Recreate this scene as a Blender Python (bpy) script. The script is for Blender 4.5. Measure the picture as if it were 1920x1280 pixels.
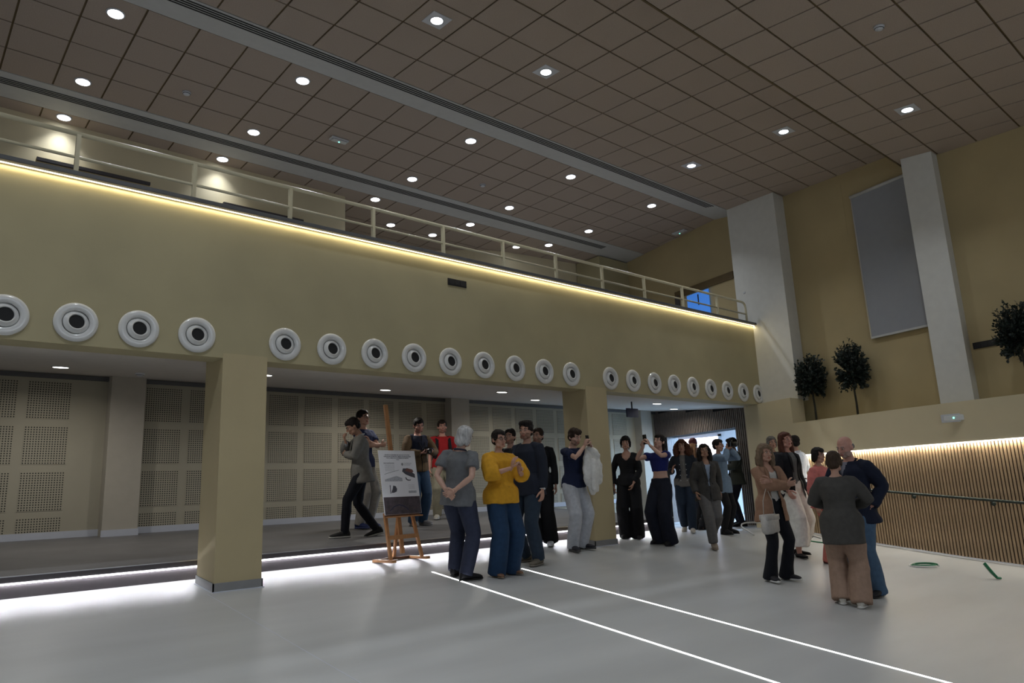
import bpy, bmesh, math, random
import numpy as np
from mathutils import Vector, Matrix, noise as mnoise
R = math.radians
for o in list(bpy.data.objects): bpy.data.objects.remove(o)
S = bpy.context.scene
COL = S.collection
CZ = 1.587                                   # eye height of the photographer above the floor
# ---------------------------------------------------------------- camera, world, exposure
cam = bpy.data.cameras.new('camera'); camo = bpy.data.objects.new('camera', cam); COL.objects.link(camo)
cam.sensor_width = 36; cam.lens = 36 * 1350.2 / 1920; cam.clip_end = 200; cam.clip_start = .05
_y, _p, _r = R(48.5687), R(11.8521), R(-2.49957)
_f = Vector((math.cos(_p)*math.cos(_y), math.cos(_p)*math.sin(_y), math.sin(_p)))
_rt = Vector((math.sin(_y), -math.cos(_y), 0)); _u = _rt.cross(_f)
_r2 = _rt*math.cos(_r) + _u*math.sin(_r); _u2 = -_rt*math.sin(_r) + _u*math.cos(_r)
camo.matrix_world = Matrix(((_r2.x, _u2.x, -_f.x, 0), (_r2.y, _u2.y, -_f.y, 0), (_r2.z, _u2.z, -_f.z, CZ), (0, 0, 0, 1)))
S.camera = camo
W = bpy.data.worlds.new('world'); S.world = W; W.use_nodes = True
W.node_tree.nodes['Background'].inputs[0].default_value = (.62, .66, .72, 1)
W.node_tree.nodes['Background'].inputs[1].default_value = .15
S.view_settings.view_transform = 'Standard'; S.view_settings.look = 'None'
S.view_settings.gamma = 1; S.view_settings.use_curve_mapping = False
S.view_settings.exposure = 1.25
HALL_W = 7.5       # watts of a hall downlight
def area(name, loc, rot, size, energy, col, shape='DISK', size_y=None, spread=180):
    l = bpy.data.lights.new(name, 'AREA'); l.shape = shape; l.size = size; l.energy = energy; l.color = col
    if size_y: l.size_y = size_y
    l.spread = R(spread)
    o = bpy.data.objects.new(name, l); o.location = loc; o.rotation_euler = rot; COL.objects.link(o); return o
# daylight filling the corridor beyond the doorway (its own windows)
area('corridor_daylight', (17.0, 9.8, CZ+1.5), (0, R(20), R(14)), 2.2, 340, (.42, .66, 1), 'RECTANGLE', 1.2)
# unseen soft fill light, added behind the photographer to brighten the hall
area('hall_fill', (3.5, -7.5, CZ+3.4), (R(74), 0, R(-14)), 6, 55, (.80, .9, 1), 'RECTANGLE', 3.0)
# ---------------------------------------------------------------- materials
def mat(name, col, rough=.6, metal=0, bump=0, bscale=60, var=0, vscale=8, emit=None, estr=0, spec=.5, coat=0, stretch=None, alpha=None, trans=0):
    m = bpy.data.materials.new(name); m.use_nodes = True; nt = m.node_tree; b = nt.nodes['Principled BSDF']
    c = (*col, 1) if len(col) == 3 else col
    b.inputs['Base Color'].default_value = c; b.inputs['Roughness'].default_value = rough; b.inputs['Metallic'].default_value = metal
    b.inputs['Specular IOR Level'].default_value = spec; b.inputs['Coat Weight'].default_value = coat
    if trans: b.inputs['Transmission Weight'].default_value = trans
    if emit: b.inputs['Emission Color'].default_value = (*emit, 1); b.inputs['Emission Strength'].default_value = estr
    if bump or var:
        tc = nt.nodes.new('ShaderNodeTexCoord'); mp = nt.nodes.new('ShaderNodeMapping'); nt.links.new(tc.outputs['Object'], mp.inputs[0])
        if stretch: mp.inputs['Scale'].default_value = stretch
        if var:
            n = nt.nodes.new('ShaderNodeTexNoise'); n.inputs['Scale'].default_value = vscale; n.inputs['Detail'].default_value = 5
            nt.links.new(mp.outputs[0], n.inputs['Vector'])
            r = nt.nodes.new('ShaderNodeValToRGB'); r.color_ramp.elements[0].position = .3; r.color_ramp.elements[1].position = .7
            r.color_ramp.elements[0].color = (c[0]*(1-var), c[1]*(1-var), c[2]*(1-var), 1)
            r.color_ramp.elements[1].color = (min(1, c[0]*(1+var)), min(1, c[1]*(1+var)), min(1, c[2]*(1+var)), 1)
            nt.links.new(n.outputs['Fac'], r.inputs[0]); nt.links.new(r.outputs[0], b.inputs['Base Color'])
        if bump:
            n2 = nt.nodes.new('ShaderNodeTexNoise'); n2.inputs['Scale'].default_value = bscale; n2.inputs['Detail'].default_value = 4
            nt.links.new(mp.outputs[0], n2.inputs['Vector'])
            bp = nt.nodes.new('ShaderNodeBump'); bp.inputs['Strength'].default_value = bump; bp.inputs['Distance'].default_value = .01
            nt.links.new(n2.outputs['Fac'], bp.inputs['Height']); nt.links.new(bp.outputs[0], b.inputs['Normal'])
    return m
M = {}
M['cream_low'] = mat('pale_cream_plaster', (.60, .52, .34), .75, bump=.05, bscale=120, var=.05, vscale=1.2)
M['pillar'] = mat('pillar_plaster', (.44, .365, .21), .75, bump=.05, bscale=120, var=.05, vscale=1.2)
M['cream'] = mat('cream_plaster', (.385, .335, .195), .75, bump=.05, bscale=120, var=.07, vscale=1.2)
M['cream_dark'] = mat('ochre_plaster', (.44, .35, .185), .75, bump=.05, bscale=120, var=.06, vscale=1.2)
M['white_wall'] = mat('white_plaster', (.62, .61, .56), .75, bump=.04, bscale=120, var=.03)
M['corridor_wall'] = mat('corridor_white', (.78, .80, .82), .8, var=.02)
M['tile'] = mat('ceiling_tile_fibre', (.40, .325, .265), .95, bump=.25, bscale=220, var=.10, vscale=90)
M['tile_grid'] = mat('tile_grid_metal', (.12, .08, .03), .6, var=.1)
M['beam'] = mat('white_ceiling_strip', (.52, .52, .50), .8, var=.03)
M['black'] = mat('black_plastic', (.012, .012, .014), .45, var=.1)
M['slot'] = mat('black_slot', (.006, .006, .006), .8, var=.1)
M['floor'] = mat('grey_vinyl', (.42, .425, .418), .38, bump=.04, bscale=40, var=.10, vscale=1.1, stretch=(.35, 1.6, 1), spec=.45)
M['stage'] = mat('dark_grey_vinyl', (.17, .165, .165), .5, bump=.05, bscale=60, var=.08, vscale=3)
M['riser'] = mat('riser_grey', (.06, .052, .055), .6, var=.08)
M['metal_strip'] = mat('aluminium', (.55, .55, .55), .35, 1, var=.03)
M['skirt'] = mat('skirting_grey', (.50, .52, .58), .45, var=.03)
M['skirt_dark'] = mat('skirting_mid_grey', (.22, .22, .22), .45, var=.03)
M['nosing'] = mat('balcony_nosing_grey', (.10, .10, .10), .6, var=.08)
M['rail'] = mat('cream_rail_paint', (.62, .56, .38), .28, var=.03)
M['gloss_white'] = mat('gloss_white_metal', (.62, .62, .60), .18, var=.02, coat=.5)
M['duct'] = mat('dark_duct', (.02, .02, .022), .5, var=.1)
M['soffit'] = mat('soffit_white', (.56, .52, .47), .8, var=.03)
M['slat_oak'] = mat('oak_slat', (.42, .29, .17), .55, bump=.15, bscale=30, var=.16, vscale=9, stretch=(6, 6, .7))
M['slat_grey'] = mat('grey_walnut_slat', (.22, .175, .145), .55, bump=.15, bscale=30, var=.16, vscale=9, stretch=(6, 6, .7))
M['felt'] = mat('black_acoustic_felt', (.008, .008, .008), .95, bump=.1, var=.2)
M['blind'] = mat('grey_roller_blind', (.30, .31, .33), .85, bump=.08, bscale=400, var=.02)
M['handrail'] = mat('dark_steel', (.03, .04, .035), .35, .6, var=.1)
M['wood'] = mat('orange_beech', (.42, .20, .08), .45, bump=.08, bscale=20, var=.14, vscale=14, stretch=(5, 5, .6))
M['darkwood'] = mat('dark_stained_beech', (.12, .05, .025), .45, bump=.08, bscale=20, var=.14, vscale=14)
M['paper'] = mat('poster_paper', (.86, .86, .90), .7, var=.01)
M['ink'] = mat('poster_ink', (.03, .03, .06), .8, var=.05)
M['ink_grey'] = mat('poster_grey_ink', (.30, .31, .34), .8, var=.05)
M['lamp'] = mat('lamp_diffuser', (1, 1, 1), .5, emit=(.86, .92, 1), estr=5)
M['lamp_low'] = mat('soffit_lamp_diffuser', (1, 1, 1), .5, emit=(1, .97, .92), estr=3)
M['led_white'] = mat('white_led', (1, 1, 1), .5, emit=(.93, .93, 1), estr=2.2)
M['led_warm'] = mat('warm_led', (1, 1, 1), .5, emit=(1, .88, .58), estr=1.3)
M['led_floor'] = mat('floor_led', (1, 1, 1), .5, emit=(1, 1, 1), estr=2.6)
M['led_green'] = mat('green_led', (.1, 1, .6), .4, emit=(.2, 1, .7), estr=1.6)
M['plastic'] = mat('white_plastic', (.55, .56, .58), .35, var=.02)
M['red'] = mat('red_plastic', (.35, .02, .03), .4, var=.05)
M['leaf'] = mat('dark_green_leaf', (.012, .022, .016), .5, var=.3, vscale=30)
M['bark'] = mat('dark_bark', (.03, .028, .02), .9, bump=.4, bscale=40, var=.2)
M['hose_green'] = mat('green_cable', (.01, .17, .07), .4, var=.05)
M['hose_white'] = mat('white_conduit', (.55, .55, .53), .4, var=.03)
M['blue_screen'] = mat('blue_screen', (.05, .2, .6), .3, emit=(.06, .24, .78), estr=.22)
M['screen_glow'] = mat('backlit_panel', (1, 1, 1), .4, emit=(1, .88, .97), estr=1.7)
M['sign_blue'] = mat('dark_blue_sign', (.01, .015, .06), .5, var=.05)
M['poster_dark'] = mat('poster_photo_band', (.07, .055, .065), .6, var=.45, vscale=14)
# perforated board: drilled holes, 16 x 16 in a half metre field
def perf():
    m = bpy.data.materials.new('perforated_board'); m.use_nodes = True; nt = m.node_tree; b = nt.nodes['Principled BSDF']
    tc = nt.nodes.new('ShaderNodeTexCoord'); sx = nt.nodes.new('ShaderNodeSeparateXYZ'); nt.links.new(tc.outputs['Object'], sx.inputs[0])
    def mth(op, a, bb=None):
        n = nt.nodes.new('ShaderNodeMath'); n.operation = op
        for i, v in enumerate((a, bb)):
            if v is None: continue
            if isinstance(v, (int, float)): n.inputs[i].default_value = v
            else: nt.links.new(v, n.inputs[i])
        return n.outputs[0]
    P = .0316
    def cell(s): return mth('SUBTRACT', mth('FRACT', mth('ADD', mth('DIVIDE', s, P), 100.0)), .5)
    a, c = cell(sx.outputs[0]), cell(sx.outputs[2])
    d = mth('SQRT', mth('ADD', mth('MULTIPLY', a, a), mth('MULTIPLY', c, c)))
    h = mth('LESS_THAN', d, .27)
    mx = nt.nodes.new('ShaderNodeMix'); mx.data_type = 'RGBA'; nt.links.new(h, mx.inputs['Factor'])
    mx.inputs['A'].default_value = (.37, .34, .26, 1); mx.inputs['B'].default_value = (.02, .018, .014, 1)
    nt.links.new(mx.outputs['Result'], b.inputs['Base Color']); b.inputs['Roughness'].default_value = .75
    bp = nt.nodes.new('ShaderNodeBump'); bp.invert = True; bp.inputs['Distance'].default_value = .01; nt.links.new(h, bp.inputs['Height']); nt.links.new(bp.outputs[0], b.inputs['Normal'])
    return m
M['perf'] = perf()
M['pilaster'] = mat('pilaster_plaster', (.42, .385, .32), .75, var=.03)
M['board'] = mat('panel_board', (.37, .34, .26), .75, var=.03, vscale=2)
# ---------------------------------------------------------------- mesh helpers
def obj(name, bm, m, parent=None, smooth=False, loc=None):
    me = bpy.data.meshes.new(name)
    if isinstance(bm, bmesh.types.BMesh): bm.normal_update(); bm.to_mesh(me); bm.free()
    else: me = bm
    for x in (m if isinstance(m, (list, tuple)) else [m]): me.materials.append(x)
    o = bpy.data.objects.new(name, me); COL.objects.link(o)
    if smooth:
        me.polygons.foreach_set('use_smooth', [True]*len(me.polygons))
    if parent: o.parent = parent
    if loc: o.location = loc
    return o
def inst(o, loc, rot=(0, 0, 0), parent=None, name=None):
    c = o.copy(); COL.objects.link(c); c.location = loc; c.rotation_euler = rot
    if parent is not None: c.parent = parent
    return c
def tag(o, label=None, cat=None, group=None, kind=None):
    if label: o['label'] = label
    if cat: o['category'] = cat
    if group: o['group'] = group
    if kind: o['kind'] = kind
    return o
def thing(name, label, cat, loc=(0, 0, 0), rz=0, group=None, rot=None):
    o = bpy.data.objects.new(name, None); COL.objects.link(o); o.location = loc; o.rotation_euler = rot or (0, 0, rz); o.empty_display_size = .1
    return tag(o, label, cat, group)
def struct(name, bm, m, **k): return tag(obj(name, bm, m, **k), kind='structure')
def copy_tree(o, parent=None, label=None):
    c = o.copy(); COL.objects.link(c)
    if parent is not None: c.parent = parent
    for ch in list(o.children): copy_tree(ch, c)
    if label: c['label'] = label
    return c
def box(bm, a, b, mi=0, bev=0):
    x0, y0, z0 = a; x1, y1, z1 = b
    v = [bm.verts.new(p) for p in ((x0,y0,z0),(x1,y0,z0),(x1,y1,z0),(x0,y1,z0),(x0,y0,z1),(x1,y0,z1),(x1,y1,z1),(x0,y1,z1))]
    fs = [bm.faces.new([v[i] for i in q]) for q in ((0,3,2,1),(4,5,6,7),(0,1,5,4),(1,2,6,5),(2,3,7,6),(3,0,4,7))]
    for f in fs: f.material_index = mi
    if bev:
        es = list({e for f in fs for e in f.edges}); bmesh.ops.bevel(bm, geom=es, offset=bev, segments=1, affect='EDGES')
    return v
def hexa(bm, P, mi=0):
    """P: 4 bottom then 4 top points, same winding (ccw from above)"""
    v = [bm.verts.new(p) for p in P]
    for q in ((0,3,2,1),(4,5,6,7),(0,1,5,4),(1,2,6,5),(2,3,7,6),(3,0,4,7)):
        bm.faces.new([v[i] for i in q]).material_index = mi
def bmn(): return bmesh.new()
def bx(a, b, bev=0):
    bm = bmn(); box(bm, a, b, 0, bev); return bm
def prism(bm, base, z0, z1, mi=0):
    """base: list of (x, y) ccw; z0/z1 numbers or callables"""
    f0 = z0 if callable(z0) else (lambda x, y: z0); f1 = z1 if callable(z1) else (lambda x, y: z1)
    lo = [bm.verts.new((x, y, f0(x, y))) for x, y in base]; hi = [bm.verts.new((x, y, f1(x, y))) for x, y in base]
    n = len(base)
    bm.faces.new(lo[::-1]).material_index = mi; bm.faces.new(hi).material_index = mi
    for i in range(n): bm.faces.new((lo[i], lo[(i+1) % n], hi[(i+1) % n], hi[i])).material_index = mi
def lathe(bm, prof, seg=32, axis='z', mi=None):
    rings = []
    for r, z in prof:
        rings.append([bm.verts.new((r*math.cos(2*math.pi*i/seg), r*math.sin(2*math.pi*i/seg), z)) for i in range(seg)])
    for k in range(len(rings)-1):
        for i in range(seg):
            f = bm.faces.new((rings[k][i], rings[k][(i+1) % seg], rings[k+1][(i+1) % seg], rings[k+1][i]))
            if mi: f.material_index = mi[k]
    bm.faces.new(rings[0][::-1]); bm.faces.new(rings[-1])
    return rings
def tube(bm, pts, rad, seg=10, mi=0, caps=True, squash=None):
    """round tube along pts; rad number or list; squash=(a,b) scales the two cross axes"""
    pts = [Vector(p) for p in pts]; n = len(pts); rad = rad if isinstance(rad, (list, tuple)) else [rad]*n
    rings = []; up = None
    for i, p in enumerate(pts):
        t = (pts[min(i+1, n-1)] - pts[max(i-1, 0)]).normalized()
        if up is None:
            up = Vector((0, 0, 1)) if abs(t.z) < .9 else Vector((0, 1, 0))
        a = t.cross(up).normalized(); b = a.cross(t).normalized(); up = b
        r = rad[i]; ra, rb = (r if not isinstance(r, tuple) else r[0]), (r if not isinstance(r, tuple) else r[1])
        rings.append([bm.verts.new(p + a*ra*math.cos(2*math.pi*k/seg) + b*rb*math.sin(2*math.pi*k/seg)) for k in range(seg)])
    for i in range(n-1):
        for k in range(seg):
            bm.faces.new((rings[i][k], rings[i][(k+1) % seg], rings[i+1][(k+1) % seg], rings[i+1][k])).material_index = mi
    if caps:
        bm.faces.new(rings[0][::-1]).material_index = mi; bm.faces.new(rings[-1]).material_index = mi
    return rings
def Z(z): return z + CZ
# ---------------------------------------------------------------- levels
def sm(a, b, x): t = max(0, min(1, (x-a)/(b-a))); return t*t*(3-2*t)
def zfloor(x, y):
    z = .103*y; flat = min(z, Z(-.878)); k = sm(10.9, 11.9, x)
    return z*(1-k) + flat*k
def zstage(x, y): return Z(-.55) + .065*(y-8.15)
def zsoff(x, y): return Z(1.49) + .095*(y-7.44)
def z1(y): return Z(5.604) + (y-5.969)*math.tan(.0598)
def z2(y): return Z(5.831) - (y-8.434)*math.tan(.01687)
def z3(y): return Z(5.111) + (y-2.963)*math.tan(.08775)
def xw(y): return 12.0 + .2*y                   # the skewed end wall of the hall
# ---------------------------------------------------------------- floor
bm = bmn(); xs = [-6+.5*i for i in range(52)]; ys = [-10+.5*i for i in range(51)]
xs = [x for x in xs if x <= 21]
vv = {(i, j): bm.verts.new((x, y, zfloor(x, y))) for i, x in enumerate(xs) for j, y in enumerate(ys)}
for i in range(len(xs)-1):
    for j in range(len(ys)-1): bm.faces.new((vv[i,j], vv[i+1,j], vv[i+1,j+1], vv[i,j+1]))
fl = struct('floor', bm, M['floor'], smooth=True)
bm = bmn(); P0, P1 = (2.52, 7.36), (2.46, 4.0)
hexa(bm, [(x, y, zfloor(x, y)+z) for z in (-.004, .0012) for x, y in ((2.508, 7.40), (2.514, 7.40), (2.454, 4.2), (2.448, 4.2))][:4][::-1] + [(x, y, zfloor(x, y)+.0012) for x, y in ((2.508, 7.40), (2.514, 7.40), (2.454, 4.2), (2.448, 4.2))][::-1])
obj('floor_seam', bm, M['skirt'], fl)
# stage platform
SY = 8.15; SX = 10.86
bm = bmn()
prism(bm, [(-6, SY+.04), (SX-.04, SY+.04), (SX-.04, 11.6), (-6, 11.6)], Z(-.95), zstage)
st = tag(obj('stage', bm, [M['stage']]), kind='structure')
st.name = 'floor_stage'
bm = bmn(); prism(bm, [(-6, SY+.0), (SX, SY+.0), (SX, SY+.05), (-6, SY+.05)], Z(-.60), lambda x, y: zstage(x, y)+.001)
prism(bm, [(SX-.05, SY+.05), (SX, SY+.05), (SX, 11.6), (SX-.05, 11.6)], Z(-.95), lambda x, y: zstage(x, y)+.001)
prism(bm, [(-6, SY+.036), (SX-.04, SY+.036), (SX-.04, SY+.045), (-6, SY+.045)], Z(-.95), Z(-.55))
obj('stage_riser', bm, M['riser'], st)
obj('nosing_trim', bx((-6, SY-.004, Z(-.553)), (SX+.003, SY+.03, Z(-.545))), M['metal_strip'], st)
bm = bmn()
for a, b in ((-6, 10.72),): box(bm, (a, SY-.003, Z(-.622)), (b, SY+.004, Z(-.606)))
obj('led_strip', bm, M['led_white'], st)
# lights of the riser strip, shielded by the strip's lip
for i in range(8):
    x0 = -3.4 + i*1.79; 
    area('stage_led_light', (x0+.9, SY+.032, Z(-.6145)), (R(-40), 0, 0), 1.78, 2.2, (.92, .93, 1), 'RECTANGLE', .004)
# LED lines set in the floor
for nm, (x0, y0, x1, y1), lb in (('floor_light_line', (4.945, 7.16, 4.50, .8), 'white light line set in the floor, passing under the man in the grey polo'),
                              ('floor_light_line', (5.955, 6.75, 5.50, .8), 'white light line set in the floor, starting between the yellow blouse and the dark shirt')):
    bm = bmn(); n = 16
    for i in range(n):
        a, b = i/n, (i+1)/n
        xa, ya, xb, yb = x0+(x1-x0)*a, y0+(y1-y0)*a, x0+(x1-x0)*b, y0+(y1-y0)*b
        w = .012
        hexa(bm, [(xb-w, yb, zfloor(xb, yb)-.01), (xb+w, yb, zfloor(xb, yb)-.01), (xa+w, ya, zfloor(xa, ya)-.01), (xa-w, ya, zfloor(xa, ya)-.01),
                  (xb-w, yb, zfloor(xb, yb)+.002), (xb+w, yb, zfloor(xb, yb)+.002), (xa+w, ya, zfloor(xa, ya)+.002), (xa-w, ya, zfloor(xa, ya)+.002)])
    tag(obj(nm, bm, M['led_floor']), lb, 'light strip', 'light lines in the floor')
# ---------------------------------------------------------------- wall behind the stage, perforated panels
WY = 11.45
bm = bmn(); prism(bm, [(-6, WY), (14.80, WY), (14.80, WY+.15), (-6, WY+.15)], Z(-1.1), Z(1.92))
wb = struct('wall_back', bm, M['board'])
pil = [(2.375, 2.82), (8.27, 8.71), (14.02, 14.42), (-4.2, -3.6)]
for a, b in pil:
    obj('pilaster', bx((a, WY-.22, Z(-1)), (b, WY, Z(1.88))), M['pilaster'], wb)
    obj('baseboard', bx((a-.01, WY-.235, zstage(0, WY-.22)), (b+.01, WY-.22, zstage(0, WY-.22)+.09)), M['skirt'], wb)
rows = [1.60-.45, 1.00-.45, .40-.45, -.24]
tiles_rows = [(Z(1.246), .505), (Z(.638), .505), (Z(.031), .505), (Z(-.247), .19)]
pm = {}
for h in (.505, .19):
    b_ = bmn(); box(b_, (0, -.006, 0), (.505, .002, h)); pm[h] = obj('perforated_panel', b_, M['perf'], wb, loc=(0, -50, 0))
def fields(): return [-2.92+.62*k for k in range(8)] + [2.88+.62*k for k in range(9)] + [8.86+.62*k for k in range(8)]
for x in fields():
    for z, h in tiles_rows: inst(pm[h], (x, WY-.001, z))
for o in pm.values(): bpy.data.objects.remove(o)
obj('baseboard', bx((-6, WY-.015, zstage(0, WY)), (14.9, WY, zstage(0, WY)+.09)), M['skirt'], wb)
obj('shadow_gap', bx((-6, WY-.03, Z(1.80)), (14.9, WY, Z(1.86))), M['nosing'], wb)
# ---------------------------------------------------------------- balcony
BY = 7.44; BX1 = 13.06
bm = bmn()
prism(bm, [(-6, BY), (13.3, BY), (13.3, BY+.3), (-6, BY+.3)], Z(1.49), Z(3.09))
bw = struct('wall_balcony', bm, M['cream'])
bm = bmn(); prism(bm, [(-6, BY+.02), (14.97, BY+.02), (14.97, WY+.2), (-6, WY+.2)], zsoff, lambda x, y: zsoff(x, y)+.2)
struct('ceiling_under_balcony', bm, M['soffit'])
struct('floor_balcony', bx((-6, BY+.1, Z(2.9)), (14.6, 15.5, Z(3.08))), M['stage'])
bm = bmn(); box(bm, (-6, BY-.09, Z(3.09)), (13.12, BY+.3, Z(3.135)), bev=.004)
bn = struct('trim_balcony_nosing', bm, M['nosing'])
obj('led_strip', bx((-6, BY-.034, Z(3.080)), (13.08, BY-.024, Z(3.09))), M['led_warm'], bn)
for i in range(9):
    area('balcony_led_light', (-1.0+i*1.75, BY-.022, Z(3.074)), (R(8), 0, 0), 1.74, 1.0, (1, .86, .55), 'RECTANGLE', .015)
# pillars
def pillar(x):
    p = struct('pillar', bx((x, BY-.003, Z(-.95)), (x+.47, BY+.5, Z(1.54))), M['pillar'])
    bm = bmn()
    for a, b in (((x-.012, BY-.015), (x+.482, BY-.003)), ((x-.012, BY-.015), (x, BY+.5)), ((x+.47, BY-.015), (x+.482, BY+.5))):
        prism(bm, [(a[0], a[1]), (b[0], a[1]), (b[0], b[1]), (a[0], b[1])], lambda x, y: zfloor(x, y)-.002, lambda x, y: zfloor(x, y)+.085)
    obj('baseboard', bm, M['skirt_dark'], p)
    bm = bmn()
    prism(bm, [(x-.024, BY-.027), (x+.494, BY-.027), (x+.494, BY+.5), (x-.024, BY+.5)], lambda x, y: zfloor(x, y)-.003, lambda x, y: zfloor(x, y)+.008)
    obj('floor_trim', bm, M['skirt'], p)
    return p
for x in (-2.86, 2.578, 8.012): pillar(x)
# jet nozzles
t0 = None
xs_ = [.70, 1.24, 1.77, 2.31, 3.24, 3.80, 4.36, 4.92, 5.48, 6.04, 6.60, 7.16, 7.72, 8.60, 9.155, 9.71, 10.255, 10.80, 11.35, 11.89, 12.435, 12.97]
for i, x in enumerate(xs_):
    if t0 is None:
        t0 = thing('air_nozzle', '', 'air vent')
        bm = bmn(); lathe(bm, [(.178, .0), (.183, .006), (.182, .014), (.170, .024), (.150, .030), (.122, .026), (.112, .016), (.110, .0)], 48)
        obj('flange', bm, M['gloss_white'], t0, True)
        bm = bmn(); lathe(bm, [(.108, -.004), (.108, .010), (.100, .016), (.090, .020), (.080, .034), (.072, .038), (.066, .034), (.064, .0)], 40)
        nz = obj('nozzle', bm, M['gloss_white'], t0, True); nz.rotation_euler = (R(-5), R(6), 0)
        bm = bmn(); lathe(bm, [(.064, .026), (.0635, .0), (.062, -.02)], 32)
        obj('throat', bm, M['slot'], nz)
        t = t0
    else: t = copy_tree(t0)
    t.location = (x, BY-.001, Z(1.70)); t.rotation_euler = (R(90), 0, 0)
    side = 'left of the first pillar' if x < 2.5 else ('between the two pillars' if x < 8.3 else 'right of the second pillar')
    k = [j for j, q in enumerate(xs_) if ((q < 2.5) == (x < 2.5)) and ((q < 8.3) == (x < 8.3))].index(i)
    nth = ['leftmost', 'second', 'third', 'fourth', 'fifth', 'sixth', 'seventh', 'eighth', 'ninth', 'tenth'][max(k, 0)]
    lab = 'round glossy white air nozzle, %s from left of those %s' % (nth, side)
    tag(t, lab, 'air vent', 'round air nozzles along the balcony wall')
# black socket plates
def plate(loc, rz, w, h, label):
    t = thing('socket_plate', label, 'socket', loc, rz)
    obj('frame', bx((-w/2, -.012, -h/2), (w/2, 0, h/2), .003), M['black'], t)
    for k in (-1, 0, 1): obj('socket', bx((k*w*.3-w*.12, -.015, -h*.34), (k*w*.3+w*.12, -.012, h*.34), .001), M['duct'], t)
plate((5.626, BY, Z(2.785)), 0, .31, .095, 'black three-gang socket plate on the balcony front')
plate((xw(3.38)-.003, 3.38, Z(1.925)), R(-101.3), .34, .10, 'black socket plate on the end wall beside the rightmost tree')
# railing
rl = thing('balcony_railing', 'cream painted pipe railing along the balcony edge', 'railing', (0, 0, Z(3.13)))
RY = BY+.02; zt, zm = .425, .185
bm = bmn()
pts = [(-6, RY, zt), (12.77, RY, zt), (12.84, RY, zt-.01), (12.885, RY, zt-.05), (12.90, RY, zt-.11), (12.905, RY, 0)]
tube(bm, pts, .022, 12); obj('top_rail', bm, M['rail'], rl, True)
bm = bmn(); tube(bm, [(-6, RY, zm), (12.9, RY, zm)], .015, 10); obj('mid_rail', bm, M['rail'], rl, True)
pp = obj('post', bx((-.008, -.02, 0), (.030, .02, zt)), M['rail'], rl, loc=(1.128, RY, 0))
for x in (-4.2, -3.14, -2.07, -1.0, .06, 2.203, 3.265, 4.351, 5.418, 6.473, 7.535, 8.59, 9.667, 10.764, 11.869): inst(pp, (x, RY, 0))
# ---------------------------------------------------------------- upper walls behind the balcony
def wallseg(pts, za, zb, th=.12):
    bm = bmn()
    for (x0, y0), (x1, y1) in zip(pts[:-1], pts[1:]):
        d = Vector((x1-x0, y1-y0)).normalized(); n = Vector((-d.y, d.x))*th
        prism(bm, [(x0, y0), (x1, y1), (x1+n.x, y1+n.y), (x0+n.x, y0+n.y)], za, zb)
    return bm
wu = struct('wall_balcony_rear', wallseg([(-6, 11.82), (6.34, 11.9), (6.36, 13.95), (8.95, 13.95), (10.3, 12.9), (11.0, 12.62), (13.0, 12.35), (14.5, 12.2)], Z(3.0), Z(5.9)), M['cream_low'])
obj('pilaster', bx((8.66, 13.55, Z(3)), (8.95, 13.96, Z(5.8))), M['cream'], wu)
obj('pilaster', bx((13.2, 11.5, Z(3)), (14.6, 12.3, Z(5.75))), M['cream'], wu)
for k, (xa, xb, y, zt_) in enumerate(((1.29, 2.82, 11.86, 5.08), (3.98, 5.42, 11.88, 5.04))):
    w = struct('window_%d' % (k+1), bx((xa, y-.10, Z(4.2)), (xb, y-.02, Z(zt_))), M['cream_dark'])
    obj('window_frame', bx((xa+.05, y-.112, Z(4.15)), (xb-.05, y-.10, Z(zt_-.11))), M['beam'], w)
    obj('pane', bx((xa+.10, y-.116, Z(4.2)), (xb-.10, y-.112, Z(zt_-.16))), M['slot'], w)
    obj('lintel', bx((xa, y-.14, Z(zt_-.05)), (xb, y-.10, Z(zt_))), M['riser'], w)
# ---------------------------------------------------------------- end wall (skewed), door and screen upstairs
bm = bmn(); prism(bm, [(xw(-9), -9), (xw(-9)+.3, -9), (xw(7.6)+.3, 7.6), (xw(7.6), 7.6)], Z(.9), Z(6.0))
prism(bm, [(xw(7.6), 7.6), (xw(7.6)+.3, 7.6), (xw(12.4)+.3, 12.4), (xw(12.4), 12.4)], Z(3.0), Z(6.0))
we = struct('wall_right', bm, M['cream_dark'])
def onwall(y, z, off=0): return (xw(y)-off, y, Z(z))
def quadbox(name, ya, yb, za, zb, off0, off1, m, parent=None):
    bm = bmn()
    hexa(bm, [(xw(ya)-off1, ya, Z(za)), (xw(ya)-off0, ya, Z(za)), (xw(yb)-off0, yb, Z(za)), (xw(yb)-off1, yb, Z(za)),
              (xw(ya)-off1, ya, Z(zb)), (xw(ya)-off0, ya, Z(zb)), (xw(yb)-off0, yb, Z(zb)), (xw(yb)-off1, yb, Z(zb))])
    return obj(name, bm, m, parent)
dr = tag(quadbox('door_1', 8.05, 9.85, 3.1, 4.42, .0, .02, M['cream_dark']), kind='structure')
quadbox('door_frame', 8.05, 9.85, 4.34, 4.50, 0, .05, M['tile_grid'], dr)
quadbox('door_frame', 9.72, 9.86, 3.1, 4.40, 0, .05, M['riser'], dr)
scr = tag(quadbox('blue_screen', 8.78, 9.45, 3.2, 4.30, .04, .07, M['blue_screen']), 'glowing blue screen behind the balcony railing', 'screen')
quadbox('bracket', 9.08, 9.11, 4.0, 4.25, .07, .08, M['slot'], scr)
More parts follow.
